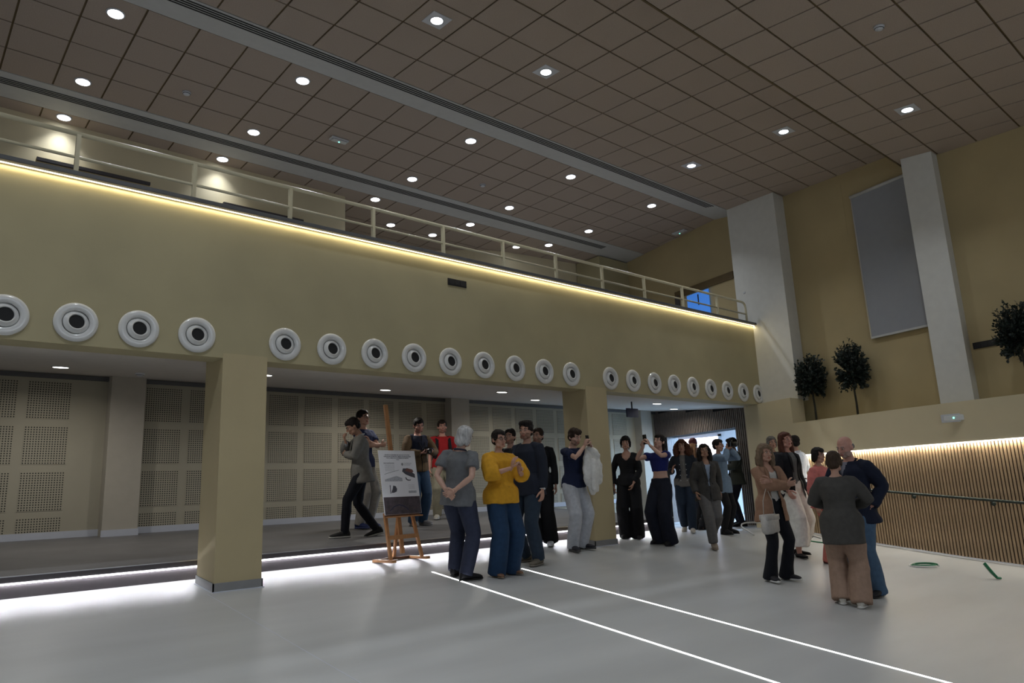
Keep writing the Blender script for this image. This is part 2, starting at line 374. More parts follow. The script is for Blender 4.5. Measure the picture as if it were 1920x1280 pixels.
# columns on the end wall
def colm(name, base, za, zb, m):
    bm = bmn(); prism(bm, base, za, zb); return struct(name, bm, m)
c1 = colm('column', [(12.93, 6.60), (13.5, 6.60), (13.75, 7.78), (13.14, 7.78)], Z(1.49), Z(5.95), M['white_wall'])
c2 = colm('column', [(12.47, 3.59), (12.95, 3.59), (12.95, 4.06), (12.47, 4.06)], Z(.9), Z(5.5), M['white_wall'])
quadbox('dark_reveal', 5.33, 5.40, 4.40, 5.42, -.01, .004, M['cream_dark'], we)
# blind
bl = thing('roller_blind', 'grey roller blind hanging on the end wall behind the slim column', 'blind')
quadbox('fabric', 3.85, 5.14, 2.40, 5.00, .05, .056, M['blind'], bl)
quadbox('bottom_bar', 3.85, 5.15, 2.375, 2.41, .04, .065, M['beam'], bl)
quadbox('side_guide', 5.135, 5.16, 2.40, 5.03, .03, .06, M['metal_strip'], bl)
bm = bmn(); tube(bm, [onwall(3.85, 5.03, .06), onwall(5.16, 5.03, .06)], .03, 12); obj('roller', bm, M['beam'], bl, True)
# alarm
al = thing('fire_alarm', 'small red and white alarm box on the white column by the railing end', 'alarm', (13.16, 7.55, Z(3.80)), R(-100))
obj('base', bx((-.05, -.05, -.07), (.05, 0, .07), .006), M['red'], al); obj('lens', bx((-.03, -.07, -.0), (.03, -.05, .04), .005), M['plastic'], al)
# ---------------------------------------------------------------- curved lower wall, slats, ledge
LW = [(-9, 11.30), (-2, 11.48), (0, 11.56), (1.5, 11.64), (2.8, 11.78), (3.6, 11.89), (4.4, 12.03), (5.3, 12.25), (6.0, 12.43), (6.6, 12.61), (7.2, 12.83), (7.82, 13.04)]
def lx(y):
    for (a, xa), (b, xb) in zip(LW[:-1], LW[1:]):
        if a <= y <= b: return xa+(xb-xa)*(y-a)/(b-a)
    return LW[0][1] if y < LW[0][0] else LW[-1][1]
SLT = .43; LED_Z = 1.03
bm = bmn()
for (a, xa), (b, xb) in zip(LW[:-1], LW[1:]):
    if a >= 6.55: prism(bm, [(xa, a), (xa+.5, a), (xb+.5, b), (xb, b)], Z(-1.3), Z(1.50))
    else: prism(bm, [(xa, a), (xw(a)+.05, a), (xw(b)+.05, b), (xb, b)], Z(SLT), Z(LED_Z))
for (a, xa), (b, xb) in zip(LW[:-1], LW[1:]):
    if a < 6.55: prism(bm, [(xa+.07, a), (xa+.3, a), (xb+.3, b), (xb+.07, b)], Z(-3), Z(SLT))
wl = struct('wall_right_lower', bm, M['cream_low'])
# felt behind slats, top LED, bottom trim
bm = bmn()
for (a, xa), (b, xb) in zip(LW[:-1], LW[1:]):
    if a < 6.55: prism(bm, [(xa+.026, a), (xa+.07, a), (xb+.07, b), (xb+.026, b)], lambda x, y: zfloor(x, y)-.05, Z(SLT))
obj('felt_backing', bm, M['felt'], wl)
bm = bmn()
for (a, xa), (b, xb) in zip(LW[:-1], LW[1:]):
    if -2.1 < a < 6.55: prism(bm, [(xa-.004, a), (xa+.012, a), (xb+.012, b), (xb-.004, b)], Z(SLT-.001), Z(SLT+.014))
obj('led_strip', bm, M['led_white'], wl)
bm = bmn()
for (a, xa), (b, xb) in zip(LW[:-1], LW[1:]):
    if -2.1 < a: prism(bm, [(xa-.02, a), (xa+.02, a), (xb+.02, b), (xb-.02, b)], lambda x, y: zfloor(x, y)-.02, lambda x, y: zfloor(x, y)+.012)
obj('floor_trim', bm, M['skirt'], wl)
sl0 = obj('slat', bx((0, -.0150, -1.95), (.022, .0150, 0)), M['slat_oak'], wl, loc=(lx(6.5)-.0+.005, 6.5, Z(SLT)))
y = 6.5-.046
while y > -1.2:
    ang = math.atan2(lx(y+.05)-lx(y-.05), .1)
    inst(sl0, (lx(y)+.004, y, Z(SLT-.001)), (0, 0, -ang)); y -= .046
for i in range(7):
    y = 6.0-i*1.1; ang = math.atan2(lx(y+.5)-lx(y-.5), 1)
    area('slat_led_light', (lx(y)-.01, y, Z(SLT+.004)), (0, R(18), -ang), .012, 4.0, (1, .93, .78), 'RECTANGLE', 1.09)
# handrail
hr = thing('wall_handrail', 'dark steel handrail along the slatted wall', 'handrail')
hp = [(lx(y)-.07, y, zfloor(lx(y), y)+.85) for y in (6.3, 5.8, 5.2, 4.6, 4, 3.4, 2.8, 2.2, 1.6, .8, 0, -.8)]
bm = bmn(); tube(bm, hp, .02, 10); obj('rail', bm, M['handrail'], hr, True)
for y in (6.0, 4.5, 3.4, 2.3, 1.0):
    p = Vector((lx(y)-.07, y, zfloor(lx(y), y)+.85)); bm = bmn(); tube(bm, [p, p+Vector((0, 0, -.05)), p+Vector((.07, 0, -.05))], .009, 8); tube(bm, [p+Vector((.06, 0, -.05)), p+Vector((.075, 0, -.05))], .03, 12)
    obj('bracket', bm, M['handrail'], hr, True)
# ---------------------------------------------------------------- slatted wall with the doorway
def xs_w(y): return 11.516 + .29*y
DY0, DY1, DZ = 8.69, 11.10, 1.185
bm = bmn()
def segw(ya, yb, za, zb, th=.5, o=.014):
    prism(bm, [(xs_w(ya)+o, ya), (xs_w(ya)+th, ya), (xs_w(yb)+th, yb), (xs_w(yb)+o, yb)], za, zb)
segw(7.9, DY0, Z(-1.1), Z(1.9)); segw(DY1, 11.8, Z(-1.1), Z(1.9)); segw(DY0, DY1, Z(DZ), Z(1.9))
ws = struct('wall_doorway', bm, M['felt'])
sl1 = None
def slatz(x, y, za, zb, rz):
    bm = bmn(); box(bm, (0, -.0165, 0), (.014, .0165, zb-za)); return obj('slat', bm, M['slat_grey'], ws, loc=(x, y, Z(za)))
cache = {}
def slat(x, y, za, zb, rz):
    k = round(zb-za, 3)
    if k not in cache: o = slatz(x, y, za, zb, rz); cache[k] = o; o.rotation_euler = (0, 0, rz)
    else: inst(cache[k], (x, y, Z(za)), (0, 0, rz))
rz = -math.atan(.29); y = 8.02
while y < 11.6:
    top = round(1.49+.095*(y-7.44)-.012, 2)
    if DY0-.01 < y < DY1+.01: slat(xs_w(y), y, DZ, round(top, 1), rz)
    else: slat(xs_w(y), y, -.93, round(top, 1), rz)
    y += .058
k = 0
while k < 10:                                                     # the slatted left reveal of the doorway
    slat(xs_w(DY1)+.05+k*.045, DY1-.02, -.93, DZ, R(-90)); k += 1
obj('door_head', bx((xs_w(DY0)+.02, DY0-.02, Z(DZ-.012)), (xs_w(DY0)+.03, DY0, Z(DZ))), M['slot'], ws)
# corridor beyond
struct('floor_corridor', bx((14.2, 6.5, Z(-.95)), (21, 15.5, Z(-.872))), M['floor'])
bm = bmn(); box(bm, (19.3, 6.5, Z(-1)), (19.45, 15.5, Z(2.2))); box(bm, (14.9, 6.3, Z(-1)), (19.4, 6.5, Z(2.2))); box(bm, (15.4, 15.3, Z(-1)), (19.4, 15.5, Z(2.2)))
struct('wall_corridor', bm, M['corridor_wall'])
struct('ceiling_corridor', bx((15.0, 6.3, Z(1.6)), (19.5, 15.5, Z(1.75))), M['corridor_wall'])
cs = thing('lit_panel', 'bright pinkish white backlit panel seen through the doorway', 'panel')
obj('panel', bx((19.22, 12.5, Z(.62)), (19.29, 15.2, Z(1.42))), M['screen_glow'], cs)
bm = bmn(); box(bm, (19.20, 12.44, Z(.56)), (19.30, 12.5, Z(1.48))); box(bm, (19.20, 12.44, Z(1.42)), (19.30, 15.2, Z(1.48))); obj('frame', bm, M['plastic'], cs)
# hanging sign under the balcony
sg = thing('hanging_sign', 'dark blue rectangular sign hanging under the balcony soffit', 'sign', (10.98, 9.0, Z(1.42)), R(0))
obj('panel', bx((-.17, -.015, -.085), (.17, .015, .085), .003), M['sign_blue'], sg)
obj('hanger', bx((-.01, -.01, .085), (.01, .01, .22)), M['black'], sg)
# ---------------------------------------------------------------- ceilings
TW = .577
tile = bmn(); box(tile, (-TW/2, -TW/2, 0), (TW/2, TW/2, .012)); tile_me = bpy.data.meshes.new('ceiling_tile'); tile.to_mesh(tile_me); tile.free(); tile_me.materials.append(M['tile'])
def ceil(name, x0, y0, ni, nj, zf, slope, xa, xb, ya, yb, xmin=-99, zb=None):
    bm = bmn(); prism(bm, [(xa, ya), (xb, ya), (xb+.0, yb), (xa, yb)], lambda x, y: zf(y)+.014, lambda x, y: zf(y)+.05)
    c = struct(name, bm, M['tile_grid'])
    first = None
    for i in range(*ni):
        for j in range(*nj):
            x = x0+.6*(i+.5); y = y0+.6*(j+.5)
            if x < xmin or x-.3 > xw(y)+.05: continue
            o = bpy.data.objects.new('ceiling_tile', tile_me); COL.objects.link(o); o.parent = c
            o.location = (x, y, zf(y)+random.Random(i*31+j).uniform(-.0015, .0015)); o.rotation_euler = (slope, 0, 0)
    return c
ceil('ceiling', 5.460, 5.969, (-10, 14), (-3, 3), z1, .0598, -4, 13.6, 4.165, 7.775)
ceil('ceiling.001', 1.285, 8.434, (-4, 22), (0, 4), z2, -.01687, -4, 14.6, 8.43, 10.84)
ceil('ceiling.002', 1.285, 11.54, (-4, 22), (0, 4), z2, -.01687, -4, 14.6, 11.535, 14.1)
ceil('ceiling.003', 7.310, 2.963, (-7, 9), (-7, 2), z3, .08775, -4, 13.6, -6, 4.165)
bm = bmn(); prism(bm, [(-4, 4.16), (13.6, 4.16), (13.6, 4.185), (-4, 4.185)], lambda x, y: z3(y)-.0, lambda x, y: z1(y)+.06)
struct('trim_ceiling_step', bm, M['tile_grid'])
# plain bulkheads carrying the slot diffusers
def strip(name, ya, yb, za, zb):
    bm = bmn(); hexa(bm, [(-4, ya, za), (14.3, ya, za), (14.3, yb, zb), (-4, yb, zb), (-4, ya, za+.06), (14.3, ya, za+.06), (14.3, yb, zb+.06), (-4, yb, zb+.06)])
    return struct(name, bm, M['beam'])
strip('trim_bulkhead', 7.772, 8.432, z1(7.772)-.004, z2(8.432)-.004)
strip('trim_bulkhead.001', 10.838, 11.536, z2(10.838)-.004, z2(11.536)-.004)
struct('ceiling_end', bx((13.0, 8.0, Z(5.84)), (15, 14.2, Z(5.9))), M['cream_dark'])
def slots(name, ya, yb, za, zb, xa, xb, label):
    t = thing(name, label, 'air vent', group='slot diffusers in the ceiling strips')
    n = 4; L = []
    for k in range(n):
        a = (k+.22)/n; b = (k+.72)/n
        y0, y1 = ya+(yb-ya)*a, ya+(yb-ya)*b; q0, q1 = za+(zb-za)*a, za+(zb-za)*b
        bm = bmn(); hexa(bm, [(xa, y0, q0-.012), (xb, y0, q0-.012), (xb, y1, q1-.012), (xa, y1, q1-.012), (xa, y0, q0+.01), (xb, y0, q0+.01), (xb, y1, q1+.01), (xa, y1, q1+.01)])
        obj('slot', bm, M['slot'], t)
    bm = bmn(); hexa(bm, [(xa-.02, ya, za-.008), (xb+.02, ya, za-.008), (xb+.02, yb, zb-.008), (xa-.02, yb, zb-.008), (xa-.02, ya, za+.01), (xb+.02, ya, za+.01), (xb+.02, yb, zb+.01), (xa-.02, yb, zb+.01)])
    obj('frame', bm, M['beam'], t)
def lerp(a, b, t): return a+(b-a)*t
B1 = (z1(7.772), z2(8.432))
slots('slot_diffuser', 7.80, 8.02, lerp(*B1, .04), lerp(*B1, .375), -4, 12.72, 'black slotted air diffuser in the nearer white ceiling strip')
slots('slot_diffuser', 10.98, 11.16, z2(10.98), z2(11.16), -4, 12.9, 'black slotted air diffuser in the farther white ceiling strip')
# ---------------------------------------------------------------- downlights
dl0 = {}
def downlight(x, y, z, slope, kind, label, group, w):
    if kind not in dl0:
        t = thing('downlight', label, 'ceiling light'); dl0[kind] = t
        r = {'hall': .088, 'square': .075, 'soffit': .085}[kind]
        lm = M['lamp_low'] if kind == 'soffit' else M['lamp']
        bm = bmn(); lathe(bm, [(r, -.012), (r+.014, -.010), (r+.018, 0)], 32); obj('bezel', bm, M['plastic'] if kind != 'soffit' else M['beam'], t, True)
        bm = bmn(); lathe(bm, [(r-.004, -.0145), (r-.002, -.011)], 32); obj('lamp', bm, lm, t)
        if kind == 'square':
            bm = bmn(); box(bm, (-.135, -.135, -.008), (.135, .135, 0), bev=.003); obj('frame', bm, M['plastic'], t)
    else: t = copy_tree(dl0[kind])
    t.location = (x, y, z); t.rotation_euler = (slope, 0, 0); tag(t, label, 'ceiling light', group)
    if w: area('downlight_light', (x, y, z-.03), (slope, 0, 0), .15, w, (.86, .92, 1) if kind != 'soffit' else (1, .96, .9), spread=160 if kind == 'soffit' else (96 if y > 11.5 else 115))
ordn = ['nearest on the left', 'second from left', 'third from left', 'fourth from left', 'fifth from left', 'sixth from left', 'seventh from left', 'eighth']
for k, x in enumerate((-.78, 1.60, 3.98, 6.98, 9.38, 11.82)):
    if k: downlight(x, 8.735, z2(8.735), -.017, 'hall', 'round downlight in the row beside the nearer white strip, %s' % ordn[k], 'hall downlights', HALL_W)
    else: downlight(x, 8.735, z2(8.735), -.017, 'hall', 'round downlight in the row beside the nearer white strip, beyond the left edge', 'hall downlights', HALL_W)
for k, x in enumerate((1.595, 3.98, 6.97, 9.36, 11.76)):
    downlight(x, 10.505, z2(10.505), -.017, 'hall', 'round downlight in the row before the farther white strip, %s' % ['leftmost', 'second from left', 'third from left', 'fourth from left', 'rightmost'][k], 'hall downlights', HALL_W)
for k, x in enumerate((1.57, 3.905, 6.873, 9.238, 11.61)):
    downlight(x, 11.675, z2(11.675), -.017, 'hall', 'small downlight behind the farther white strip, %s' % ['leftmost', 'second from left', 'third from left', 'fourth from left', 'rightmost'][k], 'rear downlights', HALL_W*.26)
for k, (x, y) in enumerate(((7.82, 12.64), (8.91, 12.64), (11.03, 12.19))):
    downlight(x, y, z2(y), -.017, 'hall', 'small downlight at the back over the balcony, %s' % ['seen left of the others', 'second from left', 'nearest the end wall'][k], 'rear downlights', HALL_W*.26)
for x, y, lb in ((4.55, 6.27, 'square-framed downlight nearest the camera, topmost in the view'), (6.36, 6.26, 'square-framed downlight, second from the left'),
             (10.57, 6.86, 'square-framed downlight nearest the white strip, over the far tiles'), (10.55, 5.07, 'square-framed downlight left of the ceiling step')):
    downlight(x, y, z1(y), .06, 'square', lb, 'square downlights', HALL_W*.55)
for x, y, lb in ((1.6, 5.1, 'added square-framed downlight, unseen, above and left of the view'), (-1.5, 5.1, 'added square-framed downlight, unseen, far left outside the view')):
    downlight(x, y, z1(y), .06, 'square', lb, 'square downlights', HALL_W*1.5)  # unseen lamps added to brighten the floor on the left
for x, y, lb in ((4.9, 1.5, 'added square-framed downlight overhead, unseen, just above the view'), (1.9, .9, 'added square-framed downlight, unseen, over the photographer'), (-.8, 2.3, 'added square-framed downlight overhead at the left, unseen, outside the view')):
    downlight(x, y, z3(y), .088, 'square', lb, 'square downlights', HALL_W*1.0)  # extra overhead lamps out of sight, added to light the foreground floor
downlight(10.635, 3.264, z3(3.264), .088, 'square', 'square-framed downlight beyond the ceiling step, at the right', 'square downlights', HALL_W*.55)
for x, y, lb in ((1.57, 10.14, 'at the far left behind the first pillar'), (3.70, 9.08, 'right behind the first pillar'), (6.20, 10.23, 'above the man with the camera'), (7.63, 8.95, 'left of the second pillar, nearer one'),
              (9.52, 10.18, 'left of the second pillar, farther one'), (11.70, 8.94, 'right of the second pillar'), (13.7, 10.0, 'closest to the slatted doorway wall')):
    downlight(x, y, zsoff(x, y), .095, 'soffit', 'flat round lamp in the balcony soffit, %s' % lb, 'soffit lamps', 4.5)
# small ceiling devices
def detector(x, y, z, s, label):
    t = thing('smoke_detector', label, 'detector', (x, y, z), rot=(s, 0, 0))
    bm = bmn(); lathe(bm, [(.022, -.045), (.04, -.038), (.055, -.02), (.06, 0)], 24); obj('body', bm, M['plastic'], t, True)
    bm = bmn(); lathe(bm, [(.042, -.034), (.052, -.026)], 24); obj('slot_ring', bm, M['slot'], t)
detector(2.794, 9.965, z2(9.965), 0, 'white smoke detector on the ceiling tiles, left of the emergency light')
detector(8.216, 9.96, z2(9.96), 0, 'white smoke detector on the ceiling between the two white strips, far one')
detector(8.218, 2.668, z3(2.668), .088, 'white smoke detector on the ceiling at the upper right')
detector(2.50, 10.294, zsoff(0, 10.294), .095, 'white smoke detector under the balcony soffit')
def emerg(loc, rot, label, w=.34, h=.13):
    t = thing('emergency_light', label, 'emergency light', loc, rot=rot)
    obj('housing', bx((-w/2, -.03, -h/2), (w/2, 0, h/2), .006), M['plastic'], t)
    bm = bmn(); box(bm, (-w*.42, -.05, -h*.36), (w*.42, -.03, h*.36), bev=.012); obj('diffuser', bm, M['gloss_white'], t)
    bm = bmn(); lathe(bm, [(.012, -.002), (.011, .006)], 12); l = obj('indicator', bm, M['led_green'], t); l.location = (0, -.05, 0); l.rotation_euler = (R(90), 0, 0)
emerg((lx(3.73)-.003, 3.73, Z(.80)), (0, 0, R(-79)), 'white emergency light with green indicator on the wall above the slats', .33, .12)
emerg((5.18, 9.945, z2(9.945)), (R(90), 0, R(0)), 'white emergency light with green indicator among the ceiling tiles', .30, .13)
emerg((13.62, 9.34, z2(9.34)), (R(90), 0, R(90)), 'white emergency light on the ceiling tiles near the end wall', .36, .13)
# ---------------------------------------------------------------- easel with poster
ez = thing('easel', 'wooden artist easel standing on the floor in front of the stage step', 'easel', (5.0, 7.90, zfloor(5, 7.92)), R(8))
def bar(name, a, b, w, d, m=None, parent=ez):
    a, b = Vector(a), Vector(b); t = (b-a).normalized(); L = (b-a).length
    sx = t.cross(Vector((0, 1, 0))); sx = sx.normalized() if sx.length > .01 else Vector((1, 0, 0)); sy = sx.cross(t)
    if abs(t.x) > .9: sx, sy = Vector((0, 0, 1)), Vector((0, 1, 0))
    bm = bmn(); P = [a+sx*i*w/2+sy*j*d/2 for i, j in ((-1,-1),(1,-1),(1,1),(-1,1))]; Q = [p+t*L for p in P]
    hexa(bm, P+Q); bmesh.ops.recalc_face_normals(bm, faces=bm.faces); return obj(name, bm, m or M['wood'], parent)
bar('foot', (-.27, -.19, .03), (-.27, .19, .03), .06, .03); bar('foot', (.27, -.19, .03), (.27, .19, .03), .06, .03)
bar('leg', (-.25, -.10, .03), (-.215, .05, .59), .04, .03); bar('leg', (.25, -.10, .03), (.215, .05, .59), .04, .03)
bar('crossbar', (-.24, -.04, .30), (.24, -.04, .30), .05, .022); bar('crossbar', (-.25, .15, .035), (.25, .15, .035), .03, .03, M['darkwood'])
bar('rear_leg', (.02, .17, .04), (-.0, .02, .75), .035, .03)
bar('mast', (0, -.02, .10), (-.0, .29, 1.97), .055, .03)
bar('shelf', (-.27, -.03, .59), (.27, -.03, .59), .10, .03, M['darkwood']); bar('ledge', (-.27, -.065, .545), (.27, -.065, .545), .015, .08, M['wood'])
po = thing('poster_board', 'white printed board with plans and a dark photo band standing on the easel', 'poster', (5.0, 7.90, zfloor(5, 7.92)), R(8))
pb = bpy.data.objects.new('board', None)
th = math.atan2(.30, 1.88); PW, PH = .594, .841
def onb(u, v, d): v = v*.80/.841; return Vector((u, -.045 + math.sin(th)*v - math.cos(th)*d, .57 + math.cos(th)*v + math.sin(th)*d))
def pbox(name, u0, u1, v0, v1, d0, d1, m, parent):
    bm = bmn(); hexa(bm, [onb(u0, v0, d1), onb(u1, v0, d1), onb(u1, v0, d0), onb(u0, v0, d0), onb(u0, v1, d1), onb(u1, v1, d1), onb(u1, v1, d0), onb(u0, v1, d0)]); return obj(name, bm, m, parent)
bd = pbox('board', -PW/2, PW/2, 0, PH, 0, .01, M['paper'], po)
pbox('photo_band', -PW/2+.006, PW/2-.003, .002, .225, .01, .0108, M['poster_dark'], bd)
def text(s, u, v, size, m, align='LEFT', bold=0):
    c = bpy.data.curves.new('print', 'FONT'); c.body = s; c.size = size; c.align_x = align; c.offset = bold; c.materials.append(m)
    o = bpy.data.objects.new('print', c); COL.objects.link(o); bpy.context.view_layer.update()
    me = bpy.data.meshes.new_from_object(o.evaluated_get(bpy.context.evaluated_depsgraph_get())); bpy.data.objects.remove(o)
    o = bpy.data.objects.new('print', me); COL.objects.link(o); o.parent = bd
    o.location = onb(u, v, .0112); o.rotation_euler = (R(90)-th, 0, 0); return o
for k, s in enumerate(('PROYECTO DE REFORMA DEL SALON DE ACTOS PARA', 'ADECUACION DE ESPACIOS Y MEJORA DE INSTALACIONES', 'EN EL CAMPUS DE LA UNIVERSIDAD DE MURCIA')):
    text(s, 0, .775-.021*k, .0165, M['ink'], 'CENTER', .0005)
text('MURCIA', 0, .713, .012, M['ink'], 'CENTER', .0004)
text('FASE: CONSTRUCCION', -.235, .665, .016, M['ink'], bold=.0004)
text('UNIVERSIDAD\nDE MURCIA', .095, .66, .02, M['ink_grey'])
for k in range(7): text('- acondicionamiento acustico y termico', -.228, .645-.013*k, .010, M['ink_grey'])
em = bmn(); lathe(em, [(.018, 0), (.017, .0006)], 20); e = obj('emblem', em, M['ink_grey'], bd); e.location = onb(.065, .655, .0112); e.rotation_euler = (R(90)-th, 0, 0)
def prof(name, pts, d, m):
    bm = bmn(); lo = [bm.verts.new(onb(u, v, .0100)) for u, v in pts]; hi = [bm.verts.new(onb(u, v, d)) for u, v in pts]; n = len(pts)
    bm.faces.new(hi); bm.faces.new(lo[::-1])
    for i in range(n): bm.faces.new((lo[i], lo[(i+1) % n], hi[(i+1) % n], hi[i]))
    return obj(name, bm, m, bd)
M['terra'] = mat('poster_terracotta', (.20, .09, .08), .7, var=.2, vscale=60)
M['plan'] = mat('poster_plan_grey', (.08, .08, .10), .7, var=.5, vscale=90)
M['plan_lt'] = mat('poster_plan_light', (.45, .46, .5), .7, var=.25, vscale=70)
prof('section_drawing', [(-.24, .43), (.04, .43), (.04, .47), (-.05, .50), (-.24, .455)], .0107, M['plan_lt'])
prof('section_roof', [(-.24, .52), (-.12, .55), (.0, .575), (.0, .580), (-.12, .556), (-.24, .526)], .0108, M['ink_grey'])
prof('model_view', [(.05, .56), (.10, .52), (.18, .49), (.255, .47), (.255, .52), (.18, .57), (.12, .60), (.07, .60)], .0107, M['plan'])
prof('model_seats', [(.10, .565), (.20, .54), (.24, .555), (.22, .585), (.13, .605)], .0110, M['terra'])
prof('model_ring', [(.09, .48), (.10, .45), (.13, .435), (.17, .435), (.185, .45), (.15, .447), (.12, .455), (.105, .48)], .0108, M['plan'])
prof('floor_plan', [(-.16, .28), (-.12, .28), (-.075, .295), (-.065, .33), (-.08, .365), (-.12, .375), (-.135, .33)], .0107, M['plan'])
prof('floor_plan_edge', [(-.175, .27), (-.165, .27), (-.165, .38), (-.175, .38)], .0107, M['ink'])
prof('table_block', [(.12, .27), (.25, .27), (.25, .30), (.12, .30)], .0106, M['plan_lt'])
prof('arch', [(-.22, .05), (-.14, .11), (-.06, .13), (.02, .11), (.09, .06), (.08, .05), (.01, .095), (-.06, .115), (-.14, .095), (-.20, .05)], .0114, M['ink'])
for k in range(4): text('rojo  azul  verde  plano', .125, .375-.016*k, .011, M['ink_grey'])
# ---------------------------------------------------------------- trees on the ledge
def tree(x, y, zb, zc, rx, rz_, n, label, seed, lean=0):
    rnd = random.Random(seed)
    t = thing('small_tree', label, 'tree', (x, y, Z(zb)))
    H = zc-zb
    bm = bmn(); tube(bm, [(0, 0, -.02), (.01, .0, H*.3), (-.01, lean*.5, H*.6), (0, lean, H)], [.022, .019, .017, .012], 8)
    obj('trunk', bm, M['bark'], t, True)
    bm = bmn(); bt = bmn()
    for k in range(n):
        u = rnd.uniform(-.8, 1); a = rnd.uniform(0, 2*math.pi); s = math.sqrt(max(0, 1-u*u))
        rr = rnd.uniform(.85, 1.12)*(1.12 if u > .5 and rnd.random() < .45 else 1)
        d = Vector((s*math.cos(a)*rx*.8, s*math.sin(a)*rx, u*rz_))*rr
        c0 = Vector((0, lean, H-rz_*.35)); c1 = Vector((0, lean, H))+d
        mid = (c0+c1)/2+Vector((0, 0, .04))
        tube(bt, [c0, mid, c1], [.006, .004, .002], 4)
        for q in range(16):
            f = .42+.60*(q/15)
            p = (c0*(1-f)**2+mid*2*f*(1-f)+c1*f*f) if f < 1 else c1+(c1-mid)*(f-1)*1.2
            dirv = (c1-c0).normalized(); side = dirv.cross(Vector((rnd.uniform(-1, 1), rnd.uniform(-1, 1), rnd.uniform(-1, 1)))).normalized()
            L = rnd.uniform(.035, .06); w = L*.34; tip = p+(side*.75+dirv*.8).normalized()*L; m_ = (p+tip)/2; ww = (tip-p).normalized().cross(Vector((rnd.random()-.5, rnd.random()-.5, rnd.random()-.5))).normalized()*w
            vs = [bm.verts.new(v) for v in (p, m_+ww, tip, m_-ww)]; bm.faces.new(vs)
    obj('branches', bt, M['bark'], t, True)
    lf = obj('foliage', bm, M['leaf'], t); lf['kind'] = 'stuff'
tree(12.98, 6.33, 1.03, 1.83, .27, .40, 230, 'small dark bushy tree on the ledge beside the white column, left one of two', 3)
tree(12.82, 5.50, 1.03, 1.87, .27, .44, 250, 'small dark tree with upright shoots on the ledge, second from the white column', 5)
tree(12.25, 2.82, 1.03, 1.93, .30, .42, 250, 'dark bushy tree at the right edge, right of the slim column', 9)
# ---------------------------------------------------------------- cable loops and tubes
def loop(x, y, r, lab, tilt, kz, seed):
    rnd = random.Random(seed)
    t = thing('cable_loop', lab, 'cable', (x, y, zfloor(x, y)), kz)
    for k in range(3):
        bm = bmn(); n = 28; rr = r*(1-.10*k)
        pts = [(rr*math.cos(2*math.pi*i/n)+.01*k, rr*.62*math.sin(2*math.pi*i/n), .014+.010*k+max(0, math.sin(2*math.pi*i/n))*tilt*(1 if k == 0 else .35)) for i in range(n-2)]
        tube(bm, pts, .010 if k == 0 else .008, 8)
        obj('white_cable' if k == 0 else 'green_cable', bm, M['hose_white'] if k == 0 else M['hose_green'], t, True)
loop(10.50, 3.93, .17, 'loop of white and green cable lying flat on the floor', .035, R(-58), 1)
t = thing('cable_bundle', 'folded green and white cable standing up from the floor near the slats', 'cable', (10.36, 3.07, zfloor(10.4, 3.07)), R(-42))
for k in range(4):
    bm = bmn(); o_ = .012*k
    tube(bm, [(0, o_-.02, .012), (-.05-.004*k, o_-.02, .08), (-.13, o_-.02, .20-.006*k)], .010, 8); obj('green_cable' if k < 3 else 'white_cable', bm, M['hose_green'] if k < 3 else M['hose_white'], t, True)
bm = bmn(); tube(bm, [(.03, -.02, .015), (0, .02, .02), (-.02, -.03, .018), (.025, -.035, .015)], .011, 8); obj('green_end', bm, M['hose_green'], t, True)
def floorpath(pts):
    for _ in range(2): pts = [pts[0]]+[tuple(a*(1-f)+b*f for a, b in zip(p, q)) for p, q in zip(pts[:-1], pts[1:]) for f in (.25, .75)]+[pts[-1]]
    return [(x, y, zfloor(x, y)+h) for x, y, h in pts]
t = thing('loose_hose', 'pale hose arching over the floor behind the auburn-haired woman', 'cable')
bm = bmn(); tube(bm, floorpath([(11.30, 6.85, .012), (11.8, 7.4, .10), (12.2, 7.6, .16), (12.55, 7.4, .14), (12.6, 7.0, .09), (12.4, 6.6, .03), (12.2, 6.3, .012), (11.95, 6.0, .012)]), .014, 8); obj('hose', bm, M['hose_white'], t, True)
t = thing('green_cable', 'thin green cable on the floor below the man in the white shirt', 'cable')
bm = bmn(); tube(bm, floorpath([(11.76, 6.45, .01), (11.6, 6.15, .01), (11.45, 5.9, .01), (11.48, 5.7, .01), (11.65, 5.55, .01)]), .010, 8); obj('cable', bm, M['hose_green'], t, True)
